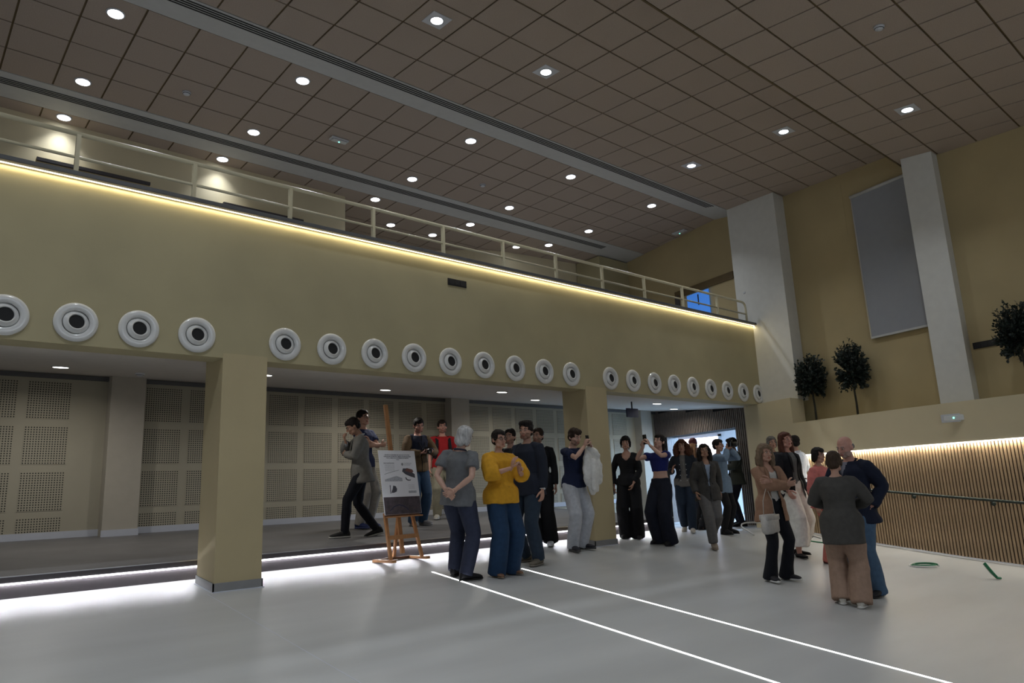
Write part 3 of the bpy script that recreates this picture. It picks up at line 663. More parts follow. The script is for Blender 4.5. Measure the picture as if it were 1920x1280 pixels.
# ================================================================ PEOPLE
def NV(*a): return np.array(a, float)
def nrm(v): return v/max(1e-9, np.linalg.norm(v))
def rotz(a): c, s_ = math.cos(a), math.sin(a); return np.array([[c, -s_, 0], [s_, c, 0], [0, 0, 1.]])
def rotx(a): c, s_ = math.cos(a), math.sin(a); return np.array([[1., 0, 0], [0, c, -s_], [0, s_, c]])
def roty(a): c, s_ = math.cos(a), math.sin(a); return np.array([[c, 0, s_], [0, 1., 0], [-s_, 0, c]])
class Geo:
    """vertex / face soup made of closed lofts"""
    def __init__(g): g.v = []; g.f = []; g.m = []
    def loft(g, rings, seg=12, m=0):
        """rings: (centre, rx, ry, xaxis, yaxis)"""
        b = len(g.v)
        for c, rx, ry, ax, ay in rings:
            for k in range(seg):
                t = 2*math.pi*k/seg; g.v.append(tuple(c+ax*rx*math.cos(t)+ay*ry*math.sin(t)))
        n = len(rings)
        for i in range(n-1):
            for k in range(seg):
                k2 = (k+1) % seg
                g.f.append((b+i*seg+k, b+i*seg+k2, b+(i+1)*seg+k2, b+(i+1)*seg+k)); g.m.append(m)
        for i, r in ((0, rings[0]), (n-1, rings[-1])):
            c = len(g.v); g.v.append(tuple(r[0]))
            for k in range(seg):
                k2 = (k+1) % seg
                g.f.append((c, b+i*seg+k2, b+i*seg+k) if i == 0 else (c, b+i*seg+k, b+i*seg+k2)); g.m.append(m)
    def limb(g, pts, rad, seg=10, m=0, flat=1.0, side=None, round_=True):
        """tapered tube along pts, rounded ends; flat squashes the second cross axis"""
        pts = [np.array(p, float) for p in pts]; R_ = []
        n = len(pts); prev = None
        for i, p in enumerate(pts):
            t = nrm(pts[min(i+1, n-1)]-pts[max(i-1, 0)])
            a = side if side is not None else (prev if prev is not None else (NV(1, 0, 0) if abs(t[0]) < .8 else NV(0, 1, 0)))
            a = nrm(a-t*np.dot(a, t)); b_ = np.cross(t, a); prev = a
            r = rad[i] if isinstance(rad, (list, tuple)) else rad
            if i == 0 and round_: R_.append((p-t*r*.75, r*.45, r*flat*.45, a, b_)); 
            R_.append((p, r, r*flat, a, b_))
            if i == n-1 and round_: R_.append((p+t*r*.75, r*.45, r*flat*.45, a, b_))
        g.loft(R_, seg, m)
    def ell(g, c, r, M_=None, seg=14, m=0):
        c = np.array(c, float); M_ = np.eye(3) if M_ is None else M_; R_ = []
        for k in range(1, 8):
            t = math.pi*k/8; R_.append((c+M_@NV(0, 0, -math.cos(t)*r[2]), r[0]*math.sin(t), r[1]*math.sin(t), M_@NV(1, 0, 0), M_@NV(0, 1, 0)))
        g.loft(R_, seg, m)
    def add(g, V, F, m=0):
        b = len(g.v); g.v += [tuple(p) for p in V]; g.f += [tuple(b+i for i in f) for f in F]; g.m += ([m]*len(F) if isinstance(m, int) else list(m))
    def mesh(g, name='m'):
        me = bpy.data.meshes.new(name); me.from_pydata(g.v, [], g.f); me.update(); return me
def arrays(me):
    n = len(me.vertices); V = np.empty(n*3); me.vertices.foreach_get('co', V); V = V.reshape(-1, 3)
    ls = np.empty(len(me.loops), int); me.loops.foreach_get('vertex_index', ls)
    st_ = np.empty(len(me.polygons), int); tt = np.empty(len(me.polygons), int)
    me.polygons.foreach_get('loop_start', st_); me.polygons.foreach_get('loop_total', tt)
    return V, [tuple(ls[a:a+b]) for a, b in zip(st_.tolist(), tt.tolist())]
def skinned(g, voxel, it=2, fold=0, fscale=9, seed=0, drag=None):
    """fuse the closed lofts of g into one continuous surface, soften, add cloth folds"""
    me = g.mesh(); o = bpy.data.objects.new('tmp', me); COL.objects.link(o)
    r = o.modifiers.new('r', 'REMESH'); r.mode = 'VOXEL'; r.voxel_size = voxel; r.use_smooth_shade = True
    if it: s_ = o.modifiers.new('s', 'SMOOTH'); s_.factor = .5; s_.iterations = it
    dg = bpy.context.evaluated_depsgraph_get(); me2 = bpy.data.meshes.new_from_object(o.evaluated_get(dg))
    bpy.data.objects.remove(o); bpy.data.meshes.remove(me)
    V, F = arrays(me2)
    if fold:
        N = np.empty(len(V)*3); me2.vertices.foreach_get('normal', N); N = N.reshape(-1, 3)
        off = Vector((seed*3.1, seed*1.7, seed*.9)); D = np.empty(len(V))
        for i, p in enumerate(V.tolist()):
            q = Vector((p[0]*fscale, p[1]*fscale, p[2]*fscale*.62))+off
            D[i] = 1-2.2*abs(mnoise.noise(q+Vector((0, 0, .6))*mnoise.noise(q*.5)))
        V = V+N*(D*fold)[:, None]
    bpy.data.meshes.remove(me2)
    return V, F
def keep(V, F, pred):
    """drop faces whose centre satisfies pred -> openings with clean edges"""
    C = np.array([V[list(f)].mean(0) for f in F]); bad = pred(C)
    F2 = [f for f, b_ in zip(F, bad.tolist()) if not b_]
    used = sorted({i for f in F2 for i in f}); mp = {a: k for k, a in enumerate(used)}
    return V[used], [tuple(mp[i] for i in f) for f in F2]
def mk(name, V, F, m, parent, mi=None):
    me = bpy.data.meshes.new(name); me.from_pydata([tuple(v) for v in V], [], F); me.update()
    for x in (m if isinstance(m, (list, tuple)) else [m]): me.materials.append(x)
    me.polygons.foreach_set('use_smooth', [True]*len(me.polygons))
    if mi is not None: me.polygons.foreach_set('material_index', mi)
    o = bpy.data.objects.new(name, me); COL.objects.link(o); o.parent = parent; return o
CL = {}
def cloth(col, rough=.85, bump=.12, bs=350, var=.10):
    k = (tuple(col), rough)
    if k not in CL: CL[k] = mat('cloth_%d' % len(CL), col, rough, bump=bump, bscale=bs, var=var, vscale=22, spec=.25)
    return CL[k]
def skinm(col):
    k = ('s', tuple(col))
    if k not in CL: CL[k] = mat('skin_%d' % len(CL), col, .5, var=.06, vscale=30, spec=.4)
    return CL[k]
def hairm(col):
    k = ('h', tuple(col))
    if k not in CL: CL[k] = mat('hair_%d' % len(CL), col, .68, bump=.6, bscale=55, var=.35, vscale=60, stretch=(1, 1, .18), spec=.2)
    return CL[k]
M['eye'] = mat('eye_dark', (.02, .015, .012), .2, var=.05); M['eye_white'] = mat('eye_white', (.5, .48, .46), .3, var=.02)
M['lens'] = mat('glass_frame', (.01, .01, .01), .3, var=.05)
M['phone'] = mat('phone_black', (.01, .01, .012), .2, var=.05)
# ---- heads (two templates, fused once)
def head_geo(fem, jaw=1.0):
    g = Geo()
    g.ell((0, -.012, .032), (.073, .091, .083)); g.ell((0, .020, -.028), (.060*jaw, .066, .078)); g.ell((0, .050, -.080), (.030*jaw, .030, .030))
    g.ell((0, .066, .020), (.050, .020, .026)); g.ell((0, .072, .024), (.044, .016, .010))           # forehead, brow
    for s in (-1, 1):
        g.ell((s*.036, .058, -.022), (.022, .022, .022)); g.ell((s*.075, -.010, -.006), (.010, .019, .031), rotz(s*.35)); g.ell((s*.040*jaw, .030, -.070), (.024, .034, .026))
    g.limb([(0, .084, .022), (0, .097, .0), (0, .107, -.022)], [.008, .009, .0125], 8); g.ell((-.010, .094, -.026), (.008, .010, .007)); g.ell((.010, .094, -.026), (.008, .010, .007))
    g.ell((0, .083, -.052), (.023, .011, .0075)); g.ell((0, .081, -.063), (.020, .011, .008))
    return skinned(g, .0055, 2)
HEADS = {0: head_geo(0, 1.08), 1: head_geo(1, .94)}
HINF = {}
for k_, (V_, F_) in HEADS.items():
    C_ = np.array([V_[list(f)].mean(0) for f in F_])
    lips = (np.abs(C_[:, 0]) < .023) & (C_[:, 2] > -.070) & (C_[:, 2] < -.047) & (C_[:, 1] > .083)
    brd = (C_[:, 2] < -.028-.012*(C_[:, 1] < .03)) & (C_[:, 1] > -.012) & ~lips & ~((C_[:, 2] > -.045) & (np.abs(C_[:, 0]) < .034) & (C_[:, 2] > -.040))
    HINF[k_] = (lips, brd)
def hand(g, w, d, pn, curl, thumb_side, s, m=0):
    """palm and five fingers; w wrist, d direction, pn palm normal (fingers close towards it)"""
    d = nrm(d); pn = nrm(pn-d*np.dot(pn, d)); sd = np.cross(d, pn)*thumb_side
    k = w+d*.088*s
    g.limb([w-d*.02*s, w+d*.03*s, w+d*.065*s, k], [.027*s, .035*s, .040*s, .037*s], 10, m, .42, sd)
    for j, (o, L) in enumerate(((.029, .070), (.010, .079), (-.010, .074), (-.028, .058))):
        p = k-d*.006*s+sd*o*s; c = curl*(1+.08*j); pts = [p]; a = c*.35
        for q, f in enumerate((.42, .32, .26)):
            dd = nrm(d*math.cos(a)+pn*math.sin(a)+sd*o*1.5); pts.append(pts[-1]+dd*L*f*s); a += c*.75
        g.limb(pts, [.0098*s, .0092*s, .0085*s, .0068*s], 6, m)
    b_ = w+d*.028*s+sd*.028*s; t1 = b_+(d*.6+sd*.75+pn*.25)*.040*s; t2 = t1+nrm(d*.85+sd*.25+pn*(.2+.5*curl))*.034*s; t3 = t2+nrm(d*.8-sd*.1+pn*(.3+.6*curl))*.026*s
    g.limb([b_, t1, t2, t3], [.015*s, .0125*s, .0105*s, .0080*s], 6, m)
def ik(a, t, l1, l2, pole):
    a, t = np.array(a, float), np.array(t, float); v = t-a; d = min(np.linalg.norm(v), (l1+l2)*.995); u = nrm(v); t = a+u*d
    x = (l1*l1-l2*l2+d*d)/(2*d); h = math.sqrt(max(0, l1*l1-x*x)); p = np.array(pole, float); p = nrm(p-u*np.dot(p, u))
    return a+u*x+p*h, t
CAMW = NV(0, 0, 0)
def shoe(parent, pos, yaw, pitch, s, style, mcol, scol):
    """pos = ankle point projected to the sole, in person space"""
    L = {'sneaker': .285, 'shoe': .285, 'flat': .25, 'boot': .265}[style]*s; w = {'sneaker': .050, 'shoe': .047, 'flat': .040, 'boot': .042}[style]*s
    M_ = rotz(yaw)@rotx(pitch); B = NV(*pos); g = Geo(); y0 = -.075*s
    def rg(t, wf, h, zb): return (B+M_@NV(0, y0+L*t, zb+h/2), w*wf, h/2, M_@NV(1, 0, 0), M_@NV(0, 0, 1))
    hh = {'sneaker': 1.05, 'shoe': 1.0, 'flat': .62, 'boot': 1.25}[style]*s; zb = .012*s
    g.loft([rg(-.01, .45, .045*hh, zb), rg(.03, .72, .085*hh, zb), rg(.15, .80, .105*hh, zb), rg(.32, .80, .10*hh, zb), rg(.46, .90, .080*hh, zb), rg(.62, 1.0, .062*hh, zb), rg(.80, .98, .050*hh, zb), rg(.92, .80, .040*hh, zb), rg(1.0, .42, .026*hh, zb)], 14)
    if style == 'boot': g.limb([B+M_@NV(0, 0, .06*s), B+M_@NV(0, -.005, .20*s)], [.044*s, .050*s], 12)
    V, F = g.v, g.f; o = mk('shoe', V, F, mcol, parent)
    g = Geo()
    for t in (0,): pass
    th_ = {'sneaker': .030, 'shoe': .020, 'flat': .012, 'boot': .026}[style]*s
    R_ = [(-.03, .40), (.02, .78), (.15, .90), (.32, .84), (.46, .92), (.62, 1.07), (.80, 1.06), (.93, .84), (1.03, .40)]
    g.loft([(B+M_@NV(0, y0+L*t, th_/2), w*a, th_/2, M_@NV(1, 0, 0), M_@NV(0, 0, 1)) for t, a in R_], 10)
    mk('sole', g.v, g.f, scol, o)
    if style == 'sneaker':
        g = Geo()
        for q in range(4):
            t = .40+.075*q; z_ = (.088-.012*q)*hh+zb
            g.limb([B+M_@NV(-.022*s, y0+L*t, z_), B+M_@NV(0, y0+L*t, z_+.006), B+M_@NV(.022*s, y0+L*t, z_)], .0035, 6)
        mk('laces', g.v, g.f, scol, o)
    return o
HAIR = {}
def person(label, x, y, phi, H=1.7, fem=0, skin=(.42, .25, .18), girth=1.0, lean=(0, 0), twist=0, head=(0, 0, 0), feet=None, hands=(None, None), poles=(None, None), curl=(.5, .5), palm=(None, None),
           top=None, jacket=None, legs=None, shoes=None, hair=None, beard=None, glasses=False, zf=None, worn=None, hdir=(None, None), lip=(.30, .10, .09), seed=1, bust=0):
    s = H/1.75; zf = zf or zfloor; z0 = zf(x, y); root = thing('person', label, 'person', (x, y, z0))
    al = math.atan2(-y, -x); fa = al+R(phi); root.rotation_euler = (0, 0, fa-math.pi/2); RZ = fa-math.pi/2
    def gz(p):                                                     # ground height under a local point
        q = rotz(RZ)@NV(p[0], p[1], 0); return zf(x+q[0], y+q[1])-z0
    feet = feet or ((-.10, .0, 12, 0), (.10, .02, -12, 0))          # (x, y, yaw out deg, heel lift deg); first is the left foot
    G = girth
    drop = .0
    fl_ = [NV(f[0]*s, f[1]*s, 0) for f in feet]
    spread = max(np.linalg.norm(fl_[0]-fl_[1])/2-.10*s, 0); drop = math.sqrt(max(0, (.90*s)**2-0))-math.sqrt(max(0.01, (.90*s)**2-spread**2))
    mid = (fl_[0]+fl_[1])/2; base = NV(mid[0], mid[1], (.945*s-drop)+min(gz(fl_[0]), gz(fl_[1])))
    LR = roty(R(lean[1]))@rotx(-R(lean[0])); TW = LR@rotz(R(twist))
    def T(a, b, c): return base+TW@NV(a*s, b*s, c*s)
    hips = [base+NV(-.088*s, 0, -.02*s), base+NV(.088*s, 0, -.02*s)]
    sh = [T(-.178-.01*(G-1), -.01, .47), T(.178+.01*(G-1), -.01, .47)]
    if fem: sh = [T(-.162, -.01, .46), T(.162, -.01, .46)]
    neck = T(0, -.012, .52); hb = TW@rotz(R(head[0]))@roty(R(head[2]))@rotx(-R(head[1]))
    hc = neck+TW@NV(0, .012*s, .0)+hb@NV(0, .008*s, .152*s)
    kn, an = [], []
    for i in (0, 1):
        f = feet[i]; p = fl_[i]; lift = math.sin(R(f[3]))*.19*s
        a = NV(p[0], p[1], gz(p)+.085*s+lift)
        if f[3]: a = a+rotz(R(f[2]))@NV(0, .03*s, 0)
        k, a2 = ik(hips[i], a, .445*s, .435*s, rotz(R(f[2]*.7))@NV(0, 1, 0)); kn.append(k); an.append(a)
    el, wr = [], []; hd = []
    for i in (0, 1):
        sg_ = -1 if i == 0 else 1
        t = hands[i]
        t = T(sg_*.245, .03, -.065) if t is None else (T(*t))
        pl = poles[i] or (sg_*.35, -1, -.15)
        e, w_ = ik(sh[i], t, .290*s, .255*s, TW@NV(*pl)); el.append(e); wr.append(w_)
        dd = nrm(w_-e); 
        if hdir[i] is not None: dd = nrm(TW@NV(*hdir[i]))
        hd.append(dd)
    # ---- body: one fused surface from ankles to neck, then head and hands
    g = Geo(); X, Y_ = TW@NV(1, 0, 0), TW@NV(0, 1, 0)
    wr_ = .80 if fem else .9
    prof_ = [(-.10, .11, .09), (-.05, .150, .105), (.0, .165 if fem else .158, .112), (.06, .155 if fem else .150, .108), (.14, .128*wr_/.85, .096), (.22, .128*wr_/.85, .098), (.32, .145, .108), (.40, .152, .108), (.445, .138, .090), (.475, .105, .072), (.50, .074, .060), (.52, .058, .054)]
    def torso(inf=0.0, z_lo=-.10, z_hi=.52, flare=0.0, gg=None, wide=0):
        gg = gg or g; Rg = []
        for z_, rx, ry in prof_:
            if z_ < z_lo-1e-6 or z_ > z_hi+1e-6: continue
            k_ = G if z_ < .42 else 1+(G-1)*.4
            if wide and z_ < .0: rx, ry = (.165 if fem else .158), .114
            b_ = (ry*k_+inf)*s; fl2 = flare*max(0, (.2-z_))*s
            off = (.025*(G-1)*4 if z_ < .3 else 0)+ (bust if .28 < z_ < .42 else 0)
            Rg.append((T(0, (0.0 if z_ > .3 else .005)+off*.3, z_), (rx*k_+inf)*s+fl2, b_+fl2*.8, X, Y_))
        return Rg
    g.loft(torso(), 16)
    for i in (0, 1):
        th = nrm(kn[i]-hips[i])
        g.limb([hips[i]+NV(0, 0, .03*s), hips[i]+(kn[i]-hips[i])*.35, kn[i], kn[i]+(an[i]-kn[i])*.3, an[i]], [.086*s*G, .076*s*G, .052*s, .053*s, .036*s], 12)
        g.limb([an[i], an[i]+NV(0, 0, -.05*s)+rotz(R(feet[i][2]))@NV(0, .02*s, 0)], [.036*s, .032*s], 8)
        sx = sh[i]-sh[1-i]; inn = sh[i]-nrm(sx)*.05*s
        g.limb([inn, sh[i], sh[i]+(el[i]-sh[i])*.4, el[i], el[i]+(wr[i]-el[i])*.3, wr[i]], [.036*s, .043*s*(.5+.5*G), .042*s*(.5+.5*G), .036*s, .037*s, .024*s], 10)
    g.limb([T(0, -.018, .47), neck, neck+(hc-neck)*.55], [.064*s if not fem else .056*s, .053*s if not fem else .045*s, .050*s if not fem else .043*s], 12)
    V, F = skinned(g, .0125, 2)
    B = Geo(); B.add(V, F, 0)
    HV, HF = HEADS[fem]; lips, brd = HINF[fem]; hm = np.zeros(len(HF), int); hm[lips] = 1
    if beard: hm[brd] = 2
    hs = s*(1.02 if fem else 1.04)
    B.add((hb@(HV*hs).T).T+hc, HF, hm.tolist())
    for i in (0, 1):
        pn = palm[i]; pn = TW@NV(*pn) if pn is not None else TW@NV((1 if i == 0 else -1)*1.0, .15, 0)
        hand(B, wr[i], hd[i], pn, curl[i], (-1 if np.dot(np.cross(hd[i], nrm(pn)), NV(0, 1, 0)) < 0 else 1) if (hands[i] is None) else (1 if np.dot(np.cross(hd[i], nrm(pn)), TW@NV(0, .5, 1)) > 0 else -1), s*.98)
    bmats = [skinm(skin), skinm(tuple(a*b_*1.5+.01 for a, b_ in zip(lip, skin)) if False else (skin[0]*.75, skin[1]*.5, skin[2]*.5)), cloth(tuple(a_*.52+b_*.48 for a_, b_ in zip(skin, beard)) if beard else (.05, .03, .02), .9)]
    mk('body', B.v, B.f, bmats, root, B.m)
    # eyes and brows
    for q in (-1, 1):
        g = Geo(); g2 = Geo()
        g.ell(hc+hb@(NV(q*.030, .0815, .008)*hs), (.0125*hs, .006*hs, .0062*hs), hb, 10)
        g2.ell(hc+hb@(NV(q*.030, .0865, .008)*hs), (.0058*hs, .003*hs, .0055*hs), hb, 8)
        e = mk('eye', g.v, g.f, M['eye_white'], root); mk('iris', g2.v, g2.f, M['eye'], e)
    if hair:
        for q in (-1, 1):
            g = Geo(); g.limb([hc+hb@(NV(q*.014, .088, .026)*hs), hc+hb@(NV(q*.030, .087, .031)*hs), hc+hb@(NV(q*.046, .076, .026)*hs)], [.0035, .0045, .003], 6)
            mk('eyebrow', g.v, g.f, hairm(hair[1] if hair[1][0] < .25 else (.15, .12, .10)), root)
    # hair
    if hair:
        st_, hcol = hair[0], hair[1]; g = Geo(); hp_ = lambda a, b_, c: hc+hb@(NV(a, b_, c)*hs)
        E = lambda c, r, m_=None: g.ell(hp_(*c), tuple(q*hs for q in r), hb if m_ is None else hb@m_)
        fold, vox = .004, .0075
        if st_ != 'bald':
            E((0, -.022, .046), (.082, .096, .086)); E((0, .012, .074), (.066, .074, .046))
            E((0, -.060, -.008), (.066, .048, .060))
        if st_ == 'short': E((0, .040, .088), (.050, .040, .024)); E((-.070, -.012, .020), (.012, .024, .036)); E((.070, -.012, .020), (.012, .024, .036))
        if st_ == 'messy': E((0, .050, .090), (.056, .042, .030)); E((-.05, .0, .09), (.035, .05, .03)); E((.05, -.01, .09), (.035, .05, .03)); E((-.072, -.012, .015), (.013, .026, .04)); E((.072, -.012, .015), (.013, .026, .04)); fold, = (.008,)
        if st_ == 'crop': fold = .005; E((0, -.05, -.03), (.07, .05, .05)); E((0, .045, .088), (.055, .04, .024)); E((-.074, -.006, .0), (.014, .032, .045)); E((.074, -.006, .0), (.014, .032, .045))
        if st_ == 'bob': E((-.070, -.012, -.01), (.022, .046, .075)); E((.070, -.012, -.01), (.022, .046, .075)); E((0, -.065, -.035), (.075, .042, .075)); E((0, .048, .082), (.058, .036, .026)); fold = .006
        if st_ in ('long', 'wavy', 'curly'):
            n_ = {'long': 1.0, 'wavy': .85, 'curly': .95}[st_]; w_ = {'long': .0, 'wavy': .010, 'curly': .030}[st_]
            for q in (-1, 1):
                g.limb([hp_(q*.060, .020, .070), hp_(q*(.080+w_*.7), .002, .0), hp_(q*(.082+w_), .0, -.08*n_), hp_(q*(.078+w_), .008, -.16*n_), hp_(q*.070, .012, -.235*n_)], [.026*hs, (.026+w_*.6)*hs, (.030+w_*.7)*hs, (.030+w_*.5)*hs, .014*hs], 10)
            g.limb([hp_(0, -.07, .04), hp_(0, -.088-w_, -.06), hp_(0, -.085-w_, -.16*n_), hp_(0, -.075, -.25*n_)], [(.070+w_)*hs, (.078+w_)*hs, (.076+w_)*hs, .05*hs], 12, flat=.55)
            fold = {'long': .005, 'wavy': .007, 'curly': .014}[st_]
        if st_ == 'bun': E((0, -.105, .045), (.034, .032, .034)); E((0, .030, .080), (.060, .046, .030)); E((-.066, .0, .02), (.016, .034, .035)); E((.066, .0, .02), (.016, .034, .035)); fold = .003
        if st_ == 'pony':
            E((0, .030, .080), (.060, .046, .030)); E((-.066, -.01, .02), (.016, .034, .035)); E((.066, -.01, .02), (.016, .034, .035))
            g.limb([hp_(0, -.09, .04), hp_(0, -.125, .0), hp_(.02, -.13, -.10), hp_(.03, -.11, -.22), hp_(.03, -.10, -.30)], [.030*hs, .034*hs, .042*hs, .036*hs, .012*hs], 10)
        if st_ == 'bald':
            E((0, -.034, -.006), (.0805, .079, .044)); fold = .002
        if st_ == 'fringe':
            E((0, .060, .062), (.058, .030, .034))
            for q in (-1, 1): g.limb([hp_(q*.058, .03, .06), hp_(q*.076, .012, .0), hp_(q*.078, .005, -.07)], [.024*hs, .020*hs, .010*hs], 8)
            g.limb([hp_(0, -.07, .04), hp_(0, -.085, -.05), hp_(0, -.075, -.12)], [.07*hs, .066*hs, .04*hs], 12, flat=.55)
        V, F = skinned(g, vox, 1, fold, 26 if st_ != 'curly' else 34, seed)
        L_ = (hb.T@((V-hc)/hs).T).T
        # keep the face clear
        def facep(C):
            l = (hb.T@((C-hc)/hs).T).T
            lim = .052+.012*np.sin(l[:, 0]*60+seed)
            return (l[:, 1] > .052) & (l[:, 2] < (lim if st_ != 'fringe' else .034)) & (np.abs(l[:, 0]) < .066) & (l[:, 2] > -.13)
        V, F = keep(V, F, facep); mk('hair', V, F, hairm(hcol), root)
    if glasses:
        g = Geo()
        for q in (-1, 1):
            pts = [hc+hb@(NV(q*.031+.021*math.cos(a), .098-.006*abs(math.cos(a))*(1 if math.cos(a)*q > 0 else 0), .006+.016*math.sin(a))*hs) for a in [2*math.pi*k/12 for k in range(13)]]
            g.limb(pts, .0024, 6); g.limb([hc+hb@(NV(q*.052, .094, .012)*hs), hc+hb@(NV(q*.076, .06, .012)*hs), hc+hb@(NV(q*.078, -.01, .008)*hs)], .0022, 6)
        g.limb([hc+hb@(NV(-.010, .100, .008)*hs), hc+hb@(NV(.010, .100, .008)*hs)], .0022, 6)
        mk('glasses', g.v, g.f, M['lens'], root)
    # ---- clothes
    def sleeves(g, inf, length, loose=1.0):
        """length 0..2: 1 = elbow, 2 = wrist"""
        for i in (0, 1):
            sx = nrm(sh[i]-sh[1-i]); a = sh[i]-sx*.075*s+TW@NV(0, 0, .004*s)
            pts = [a, sh[i]-sx*.004*s+TW@NV(0, 0, -.012*s)]; r0 = (.053*(.5+.5*G)+inf*.75)*s; rr = [r0*.72, r0*.93]
            if length <= 1:
                e = sh[i]+(el[i]-sh[i])*length; pts += [sh[i]+(e-sh[i])*.6, e]; rr += [(.050*(.5+.5*G)+inf)*s*loose, (.048*(.5+.5*G)+inf)*s*loose*1.04]
            else:
                pts += [sh[i]+(el[i]-sh[i])*.5, el[i], el[i]+(wr[i]-el[i])*.35, el[i]+(wr[i]-el[i])*min(1, length-1)*.96]; rr += [(.049*(.5+.5*G)+inf)*s*loose, (.041+inf)*s*loose, (.040+inf)*s*loose, (.029+inf)*s*loose]
            g.limb(pts, rr, 12, round_=False)
    def garment(name, spec, inf0, is_j=False):
        g = Geo(); inf = inf0+spec.get('inf', 0); zl, zh = spec.get('hem', -.06), spec.get('neck', .50); lowinf = 0
        if not is_j and jacket and zl > -.08: zl = .03; inf -= .004
        elif zl < .0: lowinf = .015 if is_j else .027
        rg = torso(inf, -.11, zh, spec.get('flare', 0), g, 1)
        rg = [r for r in rg if np.dot(TW.T@(r[0]-base), NV(0, 0, 1))/s >= zl-.001]
        def low_(c_): return lowinf*s*(1 if np.dot(TW.T@(c_-base), NV(0, 0, 1))/s < .10 else 0)
        rg = [(c_, a_+low_(c_), b2+low_(c_), e_, f_) for c_, a_, b2, e_, f_ in rg]; inf2 = inf+lowinf
        if zl < -.10:
            r0 = rg[0]; low = T(0, .0, zl); f2 = spec.get('skirt', 1.12); lx_ = (.165*G+inf2)*s*f2
            rg = [(low, lx_, (.118*G+inf2)*s*f2, X, Y_), (T(0, 0, (zl-.10)/2), lx_*.99, (.118*G+inf2)*s*f2*.98, X, Y_)]+rg[1:]
        else: rg = [(T(0, .0, zl), rg[0][1], rg[0][2], X, Y_)]+rg
        g.loft(rg, 20)
        if spec.get('sleeve', 2) > 0: sleeves(g, inf, spec.get('sleeve', 2), spec.get('loose', 1))
        if spec.get('hood'): g.limb([T(-.07, -.03, .50), T(-.05, -.085, .50), T(.05, -.085, .50), T(.07, -.03, .50)], .03*s, 8)
        V, F = skinned(g, spec.get('vox', .0115), 2, spec.get('fold', .006 if is_j else .005), spec.get('fs', 8), seed)
        op = spec.get('open')
        def loc(C): return (TW.T@(C-base).T).T/s
        preds = []
        if op:                                                     # open front: width at top, at button, at hem
            w1, w2, zb_, w3 = op
            def fo(C):
                l = loc(C); w = np.where(l[:, 2] > zb_, w2+(w1-w2)*np.clip((l[:, 2]-zb_)/(.50-zb_), 0, 1), w2+(w3-w2)*np.clip((zb_-l[:, 2])/max(.01, zb_-zl), 0, 1))
                return (np.abs(l[:, 0]) < w) & (l[:, 1] > .02) & (l[:, 1] < .128*G+inf2+.035+bust*.4)
            preds.append(fo)
        def nk(C):
            l = loc(C); return (l[:, 2] > .487) & (np.abs(l[:, 0]) < .052) & (np.abs(l[:, 1]+.01) < .055)
        preds.append(nk)
        sc_ = spec.get('scoop')
        if sc_: preds.append(lambda C: (loc(C)[:, 1] > .0) & (loc(C)[:, 2] > .47-sc_*(1-(np.abs(loc(C)[:, 0])/.085)**2)) & (np.abs(loc(C)[:, 0]) < .085))
        V, F = keep(V, F, lambda C: np.any([p(C) for p in preds], 0))
        mi = None; ms = [cloth(spec['col'], spec.get('rough', .85))]
        if spec.get('col2'):                                       # a differently coloured yoke / body panel
            C = np.array([V[list(f)].mean(0) for f in F]); l = loc(C); mi = ((l[:, 2] > spec.get('yoke', .30)) & (np.abs(l[:, 0]) < .155)).astype(int).tolist(); ms.append(cloth(spec['col2'], .85))
        o = mk(name, V, F, ms, root, mi)
        if spec.get('collar'):
            g = Geo(); c_ = cloth(spec.get('collar_col', spec['col']), .8)
            rr = .066 if not fem else .058
            pts = [T(rr*math.sin(a)*1.02, -.012+rr*math.cos(a)*1.0+(.012 if abs(a) < .8 else 0), .505+.020*(1-math.cos(a))/2-.028*max(0, math.cos(a))) for a in [R(q) for q in range(18, 343, 18)]]
            g.limb(pts, [.016*s]*len(pts), 6, flat=.45); mk('collar', g.v, g.f, c_, o)
        if spec.get('lapel'):
            g = Geo()
            w1, w2, zb_, w3 = op
            for q in (-1, 1):
                pts = [T(q*(.062), .055, .500), T(q*(w1+.022), .094+inf+bust*.2, .43), T(q*(w1*.6+w2*.4+.022), .118+inf*G, .34), T(q*(w2+.008), .122*G+inf, zb_+.02)]
                g.limb(pts, [.012*s, .026*s, .024*s, .008*s], 6, flat=.28, side=X)
            mk('lapel', g.v, g.f, cloth(tuple(c*.85 for c in spec['col']), .85), o)
        if spec.get('buttons'):
            g = Geo(); n_, bx_ = spec['buttons']
            for q in range(n_):
                for k_ in ((-1, 1) if bx_ else (0,)): g.ell(T(k_*bx_, .128*G+inf+.004, .02+q*(.36/n_ if not bx_ else .10)), (.009*s, .005*s, .009*s), TW, 8)
            mk('buttons', g.v, g.f, cloth(spec.get('bcol', (.3, .28, .25)), .4), o)
        return o
